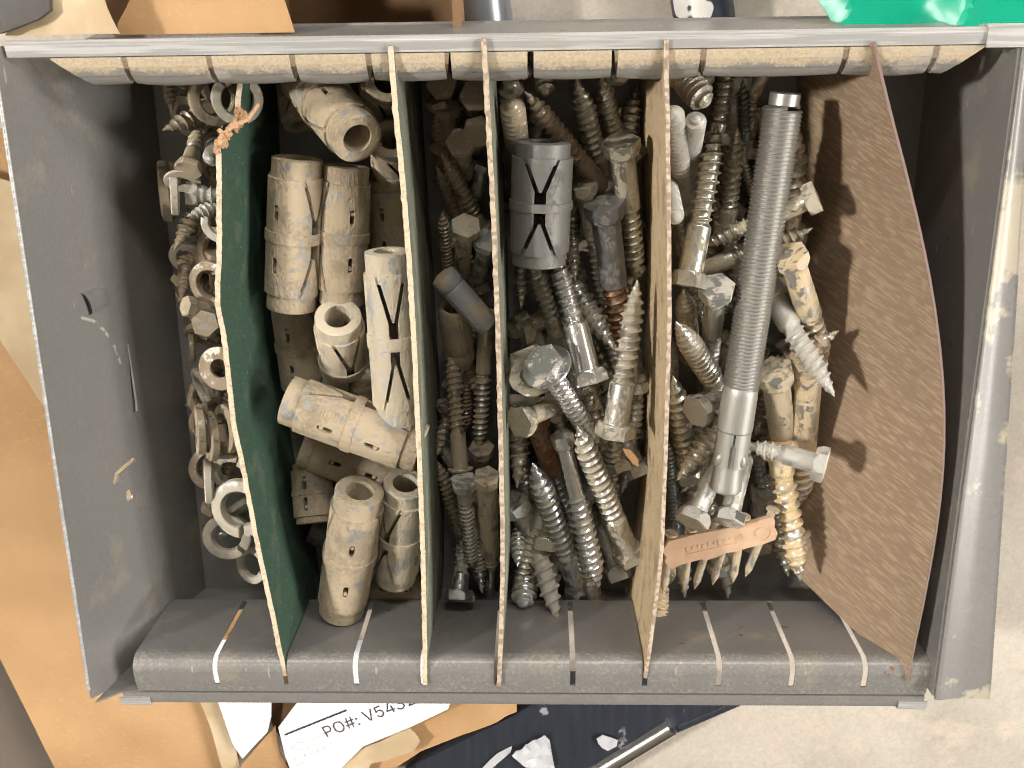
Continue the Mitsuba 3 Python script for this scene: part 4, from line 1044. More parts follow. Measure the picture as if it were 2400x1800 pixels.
    ('tan', 6.51, [-15.4, 194.6, 69.4], [-33.8, 235.5, 71.7], 'brown dusted bolt buried under the others behind the middle of the narrow bay', {'group': 'bolts buried under the others in the narrow bay', 'shank': 0.3, 'hw': 1.65}),
    ('greytan', 7.4, [-29.1, 222.9, 71.1], [-15.3, 180.1, 65.4], 'tan stained grey bolt buried under the others behind the middle of the narrow bay', {'group': 'bolts buried under the others in the narrow bay', 'shank': 0.3, 'hw': 1.65}),
    ('tan', 7.57, [-29.4, 167.3, 70.6], [-31.8, 204.6, 58.2], 'brown dusted bolt buried under the others in the middle of the narrow bay', {'group': 'bolts buried under the others in the narrow bay', 'shank': 0.3, 'hw': 1.65}),
    ('grey', 7.26, [-32.6, 142.3, 67.1], [-15.4, 184.6, 62.6], 'plain grey bolt buried under the others in the middle of the narrow bay', {'group': 'bolts buried under the others in the narrow bay', 'shank': 0.3, 'hw': 1.65}),
    ('tan', 8.16, [-29.9, 171.3, 63.1], [-16.3, 133.0, 66.6], 'brown dusted bolt buried under the others in the middle of the narrow bay', {'group': 'bolts buried under the others in the narrow bay', 'shank': 0.3, 'hw': 1.65}),
    ('greytan', 8.37, [-30.0, 147.0, 55.1], [-40.7, 109.2, 76.3], 'tan stained grey bolt buried under the others before the middle of the narrow bay', {'group': 'bolts buried under the others in the narrow bay', 'shank': 0.3, 'hw': 1.65}),
    ('tan', 8.0, [-35.2, 136.1, 67.1], [-25.7, 84.5, 61.8], 'brown dusted bolt buried under the others before the middle of the narrow bay', {'group': 'bolts buried under the others in the narrow bay', 'shank': 0.3, 'hw': 1.65}),
    ('grey', 7.95, [-41.5, 114.5, 66.2], [-17.3, 77.1, 70.8], 'plain grey bolt buried under the others before the middle of the narrow bay', {'group': 'bolts buried under the others in the narrow bay', 'shank': 0.3, 'hw': 1.65}),
    ('tan', 7.65, [-26.1, 47.0, 69.1], [-41.2, 104.6, 72.4], 'brown dusted bolt buried under the others at the front of the narrow bay', {'group': 'bolts buried under the others in the narrow bay', 'shank': 0.3, 'hw': 1.65}),
    ('greytan', 7.3, [-22.1, 82.8, 75.6], [-20.6, 26.0, 67.7], 'tan stained grey bolt buried under the others at the front of the narrow bay', {'group': 'bolts buried under the others in the narrow bay', 'shank': 0.3, 'hw': 1.65}),
    ('tan', 7.15, [-132.4, 276.6, 71.7], [-159.7, 302.2, 61.9], 'brown dusted bolt buried under the others at the back of the first bay', {'group': 'bolts buried under the others in the first bay', 'shank': 0.3, 'hw': 1.65}),
    ('greytan', 5.95, [-139.8, 252.9, 62.7], [-141.9, 289.7, 67.2], 'tan stained grey bolt buried under the others at the back of the first bay', {'group': 'bolts buried under the others in the first bay', 'shank': 0.3, 'hw': 1.65}),
    ('tan', 6.94, [-143.1, 237.2, 68.4], [-146.5, 276.7, 60.7], 'brown dusted bolt buried under the others at the back of the first bay', {'group': 'bolts buried under the others in the first bay', 'shank': 0.3, 'hw': 1.65}),
    ('tan', 6.89, [-159.3, 212.5, 59.5], [-138.1, 264.9, 65.3], 'brown dusted bolt buried under the others behind the middle of the first bay', {'group': 'bolts buried under the others in the first bay', 'shank': 0.3, 'hw': 1.65}),
    ('greytan', 6.9, [-169.2, 198.3, 62.6], [-135.6, 246.9, 69.2], 'tan stained grey bolt buried under the others behind the middle of the first bay', {'group': 'bolts buried under the others in the first bay', 'shank': 0.3, 'hw': 1.65}),
    ('tan', 7.46, [-132.3, 233.6, 74.6], [-155.2, 179.1, 56.0], 'brown dusted bolt buried under the others in the middle of the first bay', {'group': 'bolts buried under the others in the first bay', 'shank': 0.3, 'hw': 1.65}),
    ('tan', 7.18, [-144.5, 217.3, 76.9], [-153.9, 166.1, 63.7], 'brown dusted bolt buried under the others in the middle of the first bay', {'group': 'bolts buried under the others in the first bay', 'shank': 0.3, 'hw': 1.65}),
    ('greytan', 7.22, [-146.1, 149.0, 57.2], [-173.6, 192.9, 60.5], 'tan stained grey bolt buried under the others in the middle of the first bay', {'group': 'bolts buried under the others in the first bay', 'shank': 0.3, 'hw': 1.65}),
    ('tan', 7.47, [-143.0, 131.3, 74.0], [-154.0, 175.1, 55.4], 'brown dusted bolt buried under the others before the middle of the first bay', {'group': 'bolts buried under the others in the first bay', 'shank': 0.3, 'hw': 1.65}),
    ('tan', 6.89, [-158.3, 114.1, 65.8], [-141.1, 156.5, 71.9], 'brown dusted bolt buried under the others before the middle of the first bay', {'group': 'bolts buried under the others in the first bay', 'shank': 0.3, 'hw': 1.65}),
    ('greytan', 6.65, [-174.1, 93.2, 60.1], [-144.8, 129.5, 68.1], 'tan stained grey bolt buried under the others at the front of the first bay', {'group': 'bolts buried under the others in the first bay', 'shank': 0.3, 'hw': 1.65}),
    ('tan', 7.04, [-164.1, 76.3, 74.0], [-144.7, 115.0, 73.8], 'brown dusted bolt buried under the others at the front of the first bay', {'group': 'bolts buried under the others in the first bay', 'shank': 0.3, 'hw': 1.65}),
]:
    lag_bolt(fin, d, a, b, label, o)
for fin, d, a, b, label, o in [
    ('gold', 7.2, [-8.6, 302.0, 87.0], [9.4, 297.8, 90.0], 'bolt lying crosswise under the back lip at the top left of the fourth bay', {'hw': 1.5, 'shank': 0.3, 'blunt': 1}),
    ('gold', 9.21, [14.8, 309.0, 73.0], [15.6, 289.2, 93.0], 'stubby threaded end under the back lip, second from left in the fourth bay', {'blunt': 1, 'pitch': 0.34}),
    ('gold', 8.53, [26.0, 308.9, 69.0], [28.2, 298.2, 83.0], 'screw tip tucked right under the back lip in the middle of the fourth bay', {}),
    ('gold', 9.74, [43.0, 248.8, 69.0], [29.0, 296.3, 99.0], 'dull gold lag bolt with its point up, middle of the back of the fourth bay', {}),
    ('gold', 9.46, [51.7, 253.9, 61.0], [40.0, 298.2, 93.0], 'gold lag bolt, point up, beside the black gap at the back of the fourth bay', {}),
    ('gold', 11.6, [48.4, 308.7, 57.0], [46.9, 295.7, 97.0], 'round end of a bolt facing out at the back right corner of the fourth bay', {'blunt': 1}),
    ('gold', 11.96, [-2.2, 262.0, 55.0], [0.9, 294.7, 89.0], 'dark rounded bolt end behind the pale tipped one in the fourth bay', {'blunt': 1}),
    ('tan', 11.43, [4.3, 243.4, 55.0], [1.3, 286.0, 109.0], 'pale tipped blunt bolt standing behind the bare grey expansion shield', {'blunt': 1, 'pitch': 0.3}),
    ('tan', 8.95, [46.3, 241.4, 77.0], [6.4, 290.7, 97.0], 'tan dusted lag bolt lying diagonally to the right of the grey expansion shield', {'shank': 0.3}),
    ('gold', 10.74, [49.0, 269.0, 99.0], [60.2, 199.7, 73.0], 'gold lag bolt with hex head and thick shank right of the bare grey expansion shield', {'shank': 0.42, 'hw': 1.62, 'sw': 1.06}),
    ('iron', 12.3, [42.2, 241.4, 97.0], [54.4, 159.2, 69.0], 'dark grey lag bolt with a thick shank and rusty threads below the gold headed one', {'shank': 0.46, 'hw': 1.55, 'sw': 1.08, 'thread': 'rusty'}),
    ('gold', 8.55, [32.7, 249.2, 91.0], [47.2, 180.4, 73.0], 'slim lag bolt with a pale hex head beside the bare grey expansion shield', {'shank': 0.34, 'hw': 1.55, 'sw': 0.95}),
    ('gold', 6.98, [28.4, 238.8, 69.0], [29.8, 201.7, 83.0], 'thin gold screw with its point showing just right of the bottom of the grey shield', {}),
    ('gold', 7.97, [3.9, 220.4, 69.0], [3.5, 186.2, 75.0], 'thin dark screw pointing down below the left edge of the grey shield', {}),
    ('gold', 8.88, [25.1, 159.3, 65.0], [8.2, 214.3, 81.0], 'gold threaded bolt slanting from below the grey shield behind the shiny one', {'shank': 0.35}),
    ('bright', 11.18, [36.5, 158.7, 107.0], [20.2, 219.6, 93.0], 'shiny lag bolt with bright shank and pale head in the middle of the fourth bay', {'shank': 0.4, 'hw': 1.6, 'sw': 1.08}),
    ('zinc', 11.97, [25.4, 203.3, 69.0], [48.2, 172.6, 99.0], 'grey lag bolt pointing down to the right behind the dented shiny bolt', {}),
    ('dusty', 11.17, [48.1, 132.7, 109.0], [57.6, 207.3, 103.0], 'long lag bolt with tan dusted threads and bare shank beside the brown divider', {'shank': 0.3, 'hw': 1.72, 'sw': 1.06}),
    ('bright', 10.26, [13.7, 175.4, 123.0], [42.3, 115.5, 79.0], 'shiny flanged hex bolt with a bright head facing out of the pile', {'shank': 0.12, 'hw': 1.7, 'flange': 1}),
    ('goldtan', 9.63, [2.4, 139.8, 109.0], [30.9, 142.6, 77.0], 'gold dusted hex bolt with its head against the thin divider below the flanged bolt', {'shank': 0.6, 'hw': 1.75}),
    ('gold', 8.64, [36.6, 140.9, 55.0], [37.4, 144.4, 97.0], 'round threaded end facing out just right of the flanged bolt thread', {'blunt': 1}),
    ('gold', 8.08, [20.2, 131.7, 69.0], [29.9, 97.2, 61.0], 'short gold threads seen between the flanged bolt and the grey hex head', {}),
    ('goldtan', 12.39, [3.0, 138.6, 65.0], [0.6, 92.6, 81.0], 'gold dusted threads pointing down along the thin divider in the fourth bay', {'pitch': 0.42}),
    ('rusty', 10.33, [9.3, 132.7, 81.0], [32.5, 53.8, 63.0], 'rust stained lag bolt running down from the gold dusted hex head', {'shank': 0.4, 'sw': 1.05, 'thread': 'dark'}),
    ('bright', 11.74, [23.2, 128.2, 95.0], [43.3, 39.0, 89.0], 'bright lag bolt with narrow shank, point down near the front of the fourth bay', {'shank': 0.33, 'hw': 1.0, 'sw': 0.68}),
    ('dusty', 11.71, [60.6, 49.0, 73.0], [30.3, 137.2, 107.0], 'long dusty lag bolt with its head low against the brown divider at the front', {'shank': 0.28, 'hw': 1.55, 'sw': 1.02}),
    ('gold', 9.41, [51.2, 66.0, 59.0], [49.6, 123.3, 85.0], 'dull threads under the big hex head beside the brown divider', {}),
    ('dark', 8.46, [63.4, 117.5, 63.0], [54.5, 89.4, 81.0], 'dark glossy threads next to the orange paper scrap', {'pitch': 0.46}),
    ('gold', 8.79, [62.7, 152.3, 69.0], [60.6, 108.2, 71.0], 'gold threads half hidden behind the tan dusted long bolt', {}),
    ('darkz', 12.19, [35.2, 18.9, 61.0], [8.8, 113.2, 95.0], 'dark tipped lag bolt with its head low at the front of the fourth bay', {'shank': 0.3, 'hw': 1.5, 'sw': 1.02}),
    ('grey', 13.08, [-2.4, 83.3, 73.0], [22.9, 27.1, 53.0], 'dull grey bolt head sunk against the thin divider at the front', {'shank': 0.5, 'hw': 1.6}),
    ('bright', 10.18, [0.8, 65.0, 49.0], [0.5, 50.5, 87.0], 'small bright screw standing point forward at the front left of the fourth bay', {'pitch': 0.3}),
    ('bright', 14.07, [7.6, 46.8, 47.0], [3.0, 27.4, 87.0], 'screw with a blunt cone tip facing forward at the front left of the fourth bay', {'blunt': 1, 'pitch': 0.3}),
    ('galv', 12.36, [4.6, 74.3, 63.0], [21.8, 19.6, 91.0], 'coarse grey screw with its point lying on the slotted front wall', {'pitch': 0.46}),
    ('grey', 13.71, [58.8, 31.6, 61.0], [38.2, 72.5, 51.0], 'grey hex head lying low at the front right of the fourth bay', {'shank': 0.6, 'hw': 1.55}),
    ('zinc', 10.74, [1.4, 175.0, 75.0], [24.7, 183.1, 59.0], 'hex head between the thin divider and the grey nut in the fourth bay', {'hw': 1.6, 'shank': 0.6}),
    ('dark', 10.63, [6.5, 87.1, 55.0], [20.5, 113.7, 53.0], 'buried threads at the bottom of the fourth bay under the rust stained bolt', {}),
    ('gold', 10.27, [51.8, 140.8, 55.0], [40.4, 166.0, 53.0], 'buried threads at the bottom of the fourth bay right of the flanged bolt', {}),
    ('gold', 9.53, [5.5, 230.5, 53.0], [20.4, 186.6, 53.0], 'buried threads at the bottom of the fourth bay below the bare grey shield', {}),
    ('gold', 10.08, [122.1, 199.2, 53.0], [95.8, 163.4, 53.0], 'buried threads at the bottom of the fifth bay left of the stud', {}),
    ('gold', 10.59, [98.1, 113.5, 53.0], [127.1, 86.1, 53.0], 'buried threads at the bottom of the fifth bay under the stud sleeve', {}),
    ('gold', 9.39, [102.3, 246.4, 53.0], [132.8, 199.1, 53.0], 'buried threads at the bottom of the fifth bay behind the stud', {}),
    ('galvd', 13.09, [66.5, 306.1, 83.0], [85.0, 284.7, 105.0], 'thick weathered bolt end slanting out at the back left of the fifth bay', {'blunt': 1, 'pitch': 0.22, 'shank': 0.4}),
    ('gold', 9.66, [89.1, 308.1, 65.0], [86.0, 292.7, 89.0], 'short threaded end under the back lip right of the thick weathered bolt', {'blunt': 1, 'pitch': 0.25}),
    ('dusty', 6.71, [107.6, 306.0, 69.0], [101.0, 296.3, 91.0], 'small pale tip under the back lip in the middle of the fifth bay', {'blunt': 1}),
    ('gold', 8.57, [94.0, 265.8, 77.0], [98.4, 302.4, 79.0], 'gold threads running under the back lip above the long gold lag bolt', {}),
    ('gold', 11.03, [79.2, 206.1, 113.0], [92.1, 275.2, 95.0], 'long gold lag bolt with hex head resting against the brown divider in the fifth bay', {'shank': 0.33, 'hw': 1.5, 'sw': 1.0}),
    ('gold', 8.64, [101.4, 224.4, 79.0], [101.2, 273.9, 93.0], 'slimmer gold lag bolt lying beside the long gold one', {}),
    ('dark', 6.36, [110.7, 262.8, 67.0], [106.0, 293.9, 73.0], 'dark thin screw at the back between the gold bolts and the gold sleeve end', {}),
    ('gold', 4.87, [106.9, 263.2, 71.0], [118.2, 230.8, 69.0], 'thin gold screw slanting under the big threaded stud', {}),
    ('galv', 9.51, [82.6, 237.6, 71.0], [67.9, 283.2, 125.0], 'pale galvanised bolt standing against the brown divider, blunt end up', {'blunt': 1, 'pitch': 0.3}),
    ('galv', 9.16, [83.2, 248.4, 69.0], [78.4, 279.8, 121.0], 'pale galvanised rounded bolt end just right of the one against the divider', {'blunt': 1, 'pitch': 0.22}),
    ('galv', 7.96, [72.5, 250.2, 83.0], [70.6, 238.9, 127.0], 'white bolt end peeking out from behind the brown divider edge', {'blunt': 1, 'pitch': 0.22}),
    ('gold', 13.76, [129.6, 218.8, 77.0], [127.3, 276.0, 93.0], 'brownish coarse threads behind the top of the big threaded stud', {}),
    ('goldtan', 8.82, [134.5, 245.2, 109.0], [87.2, 221.0, 95.0], 'lag bolt lying crosswise under the stud with its pale head toward the leaning divider', {'shank': 0.3, 'hw': 1.8}),
    ('goldtan', 9.03, [84.3, 207.6, 91.0], [136.1, 230.0, 101.0], 'second crosswise lag bolt under the stud with bare threads by the leaning divider', {'shank': 0.3, 'hw': 1.4}),
    ('galvtan', 10.77, [123.8, 220.4, 111.0], [152.9, 159.7, 83.0], 'cream lag bolt with hex head up right of the stud', {'shank': 0.5, 'hw': 1.55, 'sw': 1.08}),
    ('goldtan', 9.97, [90.7, 156.0, 63.0], [79.1, 202.5, 101.0], 'gold bolt with its tip up directly below the long gold lag bolt head', {'pitch': 0.26}),
    ('dusty', 11.85, [105.2, 141.4, 81.0], [74.9, 189.2, 109.0], 'dusty screw slanting from the brown divider toward the stud collar', {'pitch': 0.26}),
    ('grey', 9.86, [92.1, 206.0, 113.0], [98.2, 142.8, 65.0], 'lag bolt with a round topped grey hex head left of the stud', {'shank': 0.4, 'hw': 1.72}),
    ('grey', 9.63, [87.0, 141.8, 101.0], [115.1, 149.0, 77.0], 'grey hex head pointing left beside the stud collar', {'shank': 0.7, 'hw': 1.75}),
    ('galv', 11.52, [119.6, 200.3, 89.0], [147.9, 154.9, 117.0], 'chalky white lag bolt pointing down to the leaning brown divider', {'shank': 0.3, 'sw': 0.95, 'pitch': 0.36}),
    ('tan', 11.0, [111.5, 146.6, 85.0], [150.9, 183.2, 105.0], 'tan dusted lag bolt crossing under the chalky white one with its point by the divider', {}),
    ('dark', 9.89, [126.1, 177.7, 85.0], [143.3, 139.3, 55.0], 'dark hex head in the gap right of the stud', {'hw': 1.6}),
    ('greytan', 13.32, [122.5, 164.0, 105.0], [146.8, 81.2, 59.0], 'grey dusty lag bolt with thick shank, nearer to the stud collar', {'shank': 0.6, 'hw': 1.4}),
    ('galvtan', 13.74, [139.3, 167.5, 101.0], [150.8, 73.9, 65.0], 'cream stained lag bolt with thick shank below the chalky white tip', {'shank': 0.62, 'hw': 1.25}),
    ('galv', 9.37, [147.0, 120.7, 117.0], [109.7, 125.8, 101.0], 'clean white lag bolt lying sideways with its hex head beside the leaning divider', {'shank': 0.42, 'hw': 1.85, 'sw': 1.05}),
    ('tangalv', 12.56, [131.1, 120.8, 87.0], [146.4, 46.7, 95.0], 'tan and white lag bolt pointing straight down beside the leaning divider at the front', {'pitch': 0.4}),
    ('dark', 9.91, [124.4, 112.1, 71.0], [133.7, 75.5, 63.0], 'dark threads between the stud cone and the tan and white bolt', {}),
    ('grey', 9.25, [130.6, 85.8, 69.0], [131.3, 55.5, 51.0], 'small grey bolt head behind the nail strip', {'hw': 1.6, 'shank': 0.5}),
    ('grey', 10.04, [104.9, 85.8, 107.0], [119.3, 121.6, 77.0], 'lag bolt under the stud cone whose head has a dark square facet', {'shank': 0.7, 'hw': 1.6, 'darkfacet': 1}),
    ('grey', 10.0, [86.3, 87.8, 111.0], [111.6, 123.9, 77.0], 'grey hex bolt head facing forward on top of the nail strip', {'shank': 0.7, 'hw': 1.75}),
    ('goldtan', 11.47, [110.1, 136.9, 81.0], [80.1, 105.1, 99.0], 'gold screw pointing down left of the stud sleeve', {}),
    ('gold', 11.2, [108.6, 112.1, 65.0], [86.3, 86.4, 73.0], 'gold threads just below the gold screw left of the stud cone', {}),
    ('gold', 12.01, [90.7, 95.6, 69.0], [76.4, 159.1, 97.0], 'coarse dark gold screw with its point up along the brown divider', {'pitch': 0.42}),
    ('dusty', 8.96, [80.0, 130.3, 69.0], [75.1, 178.0, 85.0], 'fine dusty threads pressed against the brown divider in the fifth bay', {'pitch': 0.25}),
    ('dark', 8.09, [86.4, 52.2, 65.0], [77.4, 120.1, 79.0], 'dark fine threaded screw along the brown divider above the nail strip', {'pitch': 0.3}),
    ('galv', 9.47, [91.0, 48.3, 55.0], [92.3, 18.7, 65.0], 'left of the two screw tips poking out under the nail strip', {'pitch': 0.5}),
    ('galv', 10.86, [114.7, 45.7, 55.0], [115.9, 19.5, 67.0], 'right of the two screw tips poking out under the nail strip', {'pitch': 0.5}),
    ('galvtan', 11.59, [78.5, 34.5, 59.0], [74.5, 18.2, 91.0], 'ribbed pale bolt end beside the front end of the brown divider', {'blunt': 1, 'pitch': 0.22}),
    ('tan', 7.98, [-30.8, 294.0, 89.0], [-33.7, 284.2, 49.0], 'brown dusted hex head facing up at the back of the narrow bay, left one', {'hw': 1.75}),
    ('tan', 7.99, [-15.7, 288.7, 91.0], [-20.3, 279.1, 49.0], 'brown dusted hex head facing up at the back right of the narrow bay', {'hw': 1.8}),
    ('tan', 7.65, [-14.5, 273.5, 95.0], [-19.7, 259.6, 49.0], 'brown hex head half hidden by the thin divider, third down in the narrow bay', {'hw': 1.9}),
    ('tan', 8.03, [-22.1, 269.3, 97.0], [-22.2, 245.8, 55.0], 'tilted hex head with a pale lower facet in the narrow bay', {'hw': 1.75}),
    ('tan', 7.71, [-30.0, 283.9, 77.0], [-29.4, 250.4, 59.0], 'dusty bolt below the left hex head at the back of the narrow bay', {'hw': 1.7, 'shank': 0.5}),
    ('tan', 6.33, [-35.3, 246.9, 55.0], [-35.0, 281.3, 77.0], 'dusty threads pointing up along the grey green divider in the narrow bay', {}),
    ('tan', 7.24, [-13.8, 224.1, 71.0], [-31.9, 264.0, 89.0], 'brown screw slanting to the right in the narrow bay, upper of the pair', {}),
    ('tan', 7.0, [-26.3, 227.4, 65.0], [-36.1, 256.5, 73.0], 'brown screw slanting to the right in the narrow bay, lower of the pair', {}),
    ('tan', 5.83, [-32.4, 191.1, 61.0], [-32.7, 236.3, 85.0], 'thin tan screw with its tip up along the grey green divider in the narrow bay', {}),
    ('greytan', 8.26, [-20.9, 231.9, 97.0], [-28.3, 190.6, 59.0], 'grey hex head standing over the small lead anchor in the narrow bay', {'hw': 1.75, 'shank': 0.5}),
    ('grey', 7.89, [-11.5, 224.4, 93.0], [-20.9, 189.4, 59.0], 'grey hex head half behind the divider beside the small lead anchor', {'hw': 1.7, 'shank': 0.5}),
    ('greytan', 8.23, [-13.2, 185.6, 75.0], [-19.3, 111.1, 73.0], 'lag bolt with a pale shank running down the right side of the narrow bay', {'shank': 0.4}),
    ('tan', 8.15, [-27.2, 103.5, 93.0], [-32.0, 167.7, 75.0], 'long brown lag bolt with a washer head in the narrow bay', {'shank': 0.3, 'hw': 1.2, 'flange': 1}),
    ('tan', 6.25, [-24.1, 162.4, 67.0], [-27.3, 114.2, 57.0], 'thin brown threads behind the long brown lag bolt', {}),
    ('greytan', 9.17, [-17.8, 113.3, 75.0], [-17.5, 64.7, 51.0], 'tan hex head seen from the side below the pale shank', {'hw': 1.5}),
    ('grey', 8.44, [-25.4, 106.2, 101.0], [-24.9, 40.5, 71.0], 'left one of the paired grey hex heads with a bright facet in the narrow bay', {'hw': 1.6}),
    ('greytan', 9.88, [-13.9, 108.4, 101.0], [-14.8, 31.5, 61.0], 'right one of the paired grey hex heads with a bright facet in the narrow bay', {'hw': 1.4, 'shank': 0.75, 'sw': 1.1}),
    ('darkz', 9.21, [-30.8, 31.1, 89.0], [-28.6, 75.3, 57.0], 'lag bolt with its pale hex head facing forward at the front of the narrow bay', {'shank': 0.2, 'hw': 1.8}),
    ('darkz', 7.94, [-23.8, 63.7, 57.0], [-19.2, 28.7, 77.0], 'screw with its shiny tip facing forward at the front of the narrow bay', {}),
    ('darkz', 6.18, [-17.1, 10.7, 51.0], [-13.6, 55.3, 71.0], 'small fine threaded screw in the front right corner of the narrow bay', {'pitch': 0.3}),
    ('tan', 9.03, [-141.7, 282.4, 75.0], [-157.7, 275.5, 93.0], 'brown screw pointing left in the first bay near the back', {}),
    ('tan', 6.29, [-158.7, 302.0, 73.0], [-155.4, 282.5, 85.0], 'short brown bolt at the back left of the first bay', {'hw': 1.5}),
    ('greytan', 7.44, [-145.4, 257.9, 101.0], [-145.3, 276.8, 77.0], 'bolt with a pale hex head above the upright washers in the first bay', {'shank': 0.35, 'hw': 1.65}),
    ('galv', 7.57, [-144.3, 268.2, 61.0], [-134.3, 263.0, 101.0], 'round screw end facing up against the torn green divider', {'blunt': 1}),
    ('galv', 8.7, [-149.8, 247.4, 93.0], [-127.0, 244.6, 89.0], 'white bolt lying across under the torn green divider', {'shank': 0.2, 'hw': 1.4, 'pitch': 0.3}),
    ('galv', 7.13, [-132.0, 242.3, 83.0], [-148.2, 237.6, 101.0], 'white screw with its tip facing left below the upright washers', {'pitch': 0.34}),
    ('tan', 8.96, [-148.8, 243.1, 73.0], [-159.6, 220.5, 91.0], 'brown screw pointing down to the left in the first bay', {}),
    ('tan', 7.51, [-148.2, 209.4, 69.0], [-161.1, 215.7, 83.0], 'brown screw half hidden under a lock washer in the first bay', {}),
    ('tan', 6.73, [-162.3, 209.7, 67.0], [-161.7, 194.7, 85.0], 'brown screw tip pointing down at the left edge of the first bay', {}),
    ('greytan', 7.47, [-156.2, 194.3, 95.0], [-139.7, 185.8, 77.0], 'bolt lying sideways with its head to the left in the first bay', {'shank': 0.6, 'hw': 1.4}),
    ('tan', 7.26, [-146.3, 186.7, 99.0], [-157.8, 168.3, 53.0], 'brown hex head facing up in the middle of the first bay', {'hw': 1.8}),
    ('tan', 7.91, [-156.6, 295.9, 55.0], [-143.7, 267.5, 53.0], 'brown bolt at the bottom of the first bay near the back', {'hw': 1.6}),
    ('tan', 8.19, [-146.1, 244.7, 53.0], [-166.5, 219.1, 53.0], 'brown bolt at the bottom of the first bay under the white ones', {'hw': 1.6}),
    ('tan', 7.95, [-166.6, 199.2, 53.0], [-143.3, 187.7, 53.0], 'brown bolt at the bottom of the first bay under the sideways bolt', {'hw': 1.6}),
    ('tan', 8.15, [-145.5, 160.6, 55.0], [-173.4, 141.2, 53.0], 'brown bolt at the bottom of the first bay under the flat washer', {'hw': 1.6}),
    ('tan', 8.28, [-173.5, 134.6, 55.0], [-150.8, 114.2, 53.0], 'brown bolt at the bottom of the first bay under the three stacked washers', {'hw': 1.6}),
    ('bright', 8.57, [-155.1, 66.7, 55.0], [-166.9, 51.3, 57.0], 'shiny bolt end showing through the front washers of the first bay', {'hw': 1.5, 'blunt': 1}),
]:
    lag_bolt(fin, d, a, b, label, o)
for fin, d, a, b, face, label, o in [
    ('iron', 26.99, [14.6, 269.9, 107.0], [12.3, 215.4, 105.0], 2, 'bare grey expansion shield with its slit facing up in the fourth bay', {'bare': 1}),
    ('dust', 24.51, [-63.7, 273.0, 123.0], [-98.1, 300.3, 73.0], -60, 'dusty expansion shield with its open end facing forward at the back of the second bay', {}),
    ('dust', 25.3, [-96.2, 263.0, 97.0], [-105.5, 192.9, 95.0], -62, 'dusty expansion shield lying lengthwise along the green divider', {}),
    ('dust', 23.16, [-75.3, 258.7, 91.0], [-82.1, 194.3, 91.0], 62, 'dusty expansion shield lying lengthwise in the middle of the second bay', {}),
    ('dust', 20.84, [-60.9, 249.9, 69.0], [-59.7, 204.0, 69.0], -80, 'expansion shield sunk behind the others along the right side of the second bay', {}),
    ('pale', 22.83, [-55.2, 223.4, 113.0], [-54.6, 141.2, 111.0], -12, 'pale expansion shield with a long open slit against the right divider of the second bay', {}),
    ('pale', 24.02, [-80.8, 191.7, 107.0], [-87.4, 137.0, 63.0], 150, 'expansion shield with its round mouth facing up in the middle of the second bay', {}),
    ('dust', 25.63, [-109.3, 196.1, 71.0], [-108.0, 138.5, 67.0], -75, 'shadowed expansion shield beside the green divider in the middle of the second bay', {}),
    ('dust', 20.67, [-76.4, 169.6, 83.0], [-74.7, 133.5, 73.0], 40, 'expansion shield end between the round mouth and the lettered shield', {}),
    ('dust', 26.43, [-107.7, 151.8, 109.0], [-43.9, 128.0, 113.0], 100, 'dusty expansion shield lying crosswise with raised letters', {'text': 1}),
    ('dust', 23.16, [-110.7, 115.1, 77.0], [-58.3, 93.6, 75.0], 80, 'expansion shield lying crosswise just under the lettered one', {}),
    ('dust', 23.42, [-107.9, 102.1, 69.0], [-104.8, 73.8, 83.0], 100, 'expansion shield with its plugged end facing forward beside the green divider', {}),
    ('dust', 26.49, [-75.0, 106.2, 113.0], [-93.6, 27.0, 91.0], -100, 'dusty expansion shield with its mouth up at the front of the second bay', {}),
    ('pale', 24.37, [-54.3, 104.8, 101.0], [-66.0, 38.6, 77.0], -150, 'pale dusty expansion shield with its mouth up at the front right of the second bay', {}),
    ('dust', 21.6, [-84.7, 22.4, 61.0], [-51.5, 20.6, 61.0], 60, 'expansion shield lying crosswise on the tray floor at the front of the second bay', {}),
    ('iron', 18.96, [-114.1, 59.5, 59.0], [-84.1, 46.3, 59.0], 60, 'grey expansion shield deep under the front shields of the second bay', {}),
    ('dust', 20.34, [-53.6, 295.6, 101.0], [-68.4, 279.2, 59.0], -60, 'expansion shield with a dark mouth at the back right corner of the second bay', {}),
    ('dust', 19.5, [-52.7, 271.4, 103.0], [-58.3, 246.6, 59.0], 140, 'expansion shield mouth half hidden by the right divider at the back of the second bay', {}),
    ('dust', 18.07, [-98.5, 275.6, 75.0], [-102.8, 297.3, 63.0], 0, 'dark expansion shield in the shadow at the back of the second bay', {}),
]:
    expansion_shield(fin, d, a, b, face, label, o)
for fin, d, a, b, label in [
    ('lead', 12.55, [-32.9, 208.3, 95.0], [-12.1, 182.3, 91.0], 'small grey lead anchor lying slantwise in the narrow bay'),
    ('leadtan', 15.61, [-28.0, 160.1, 69.0], [-28.7, 192.2, 89.0], 'small tan lead anchor with its mouth up in the narrow bay'),
]:
    lead_anchor(fin, d, a, b, label)
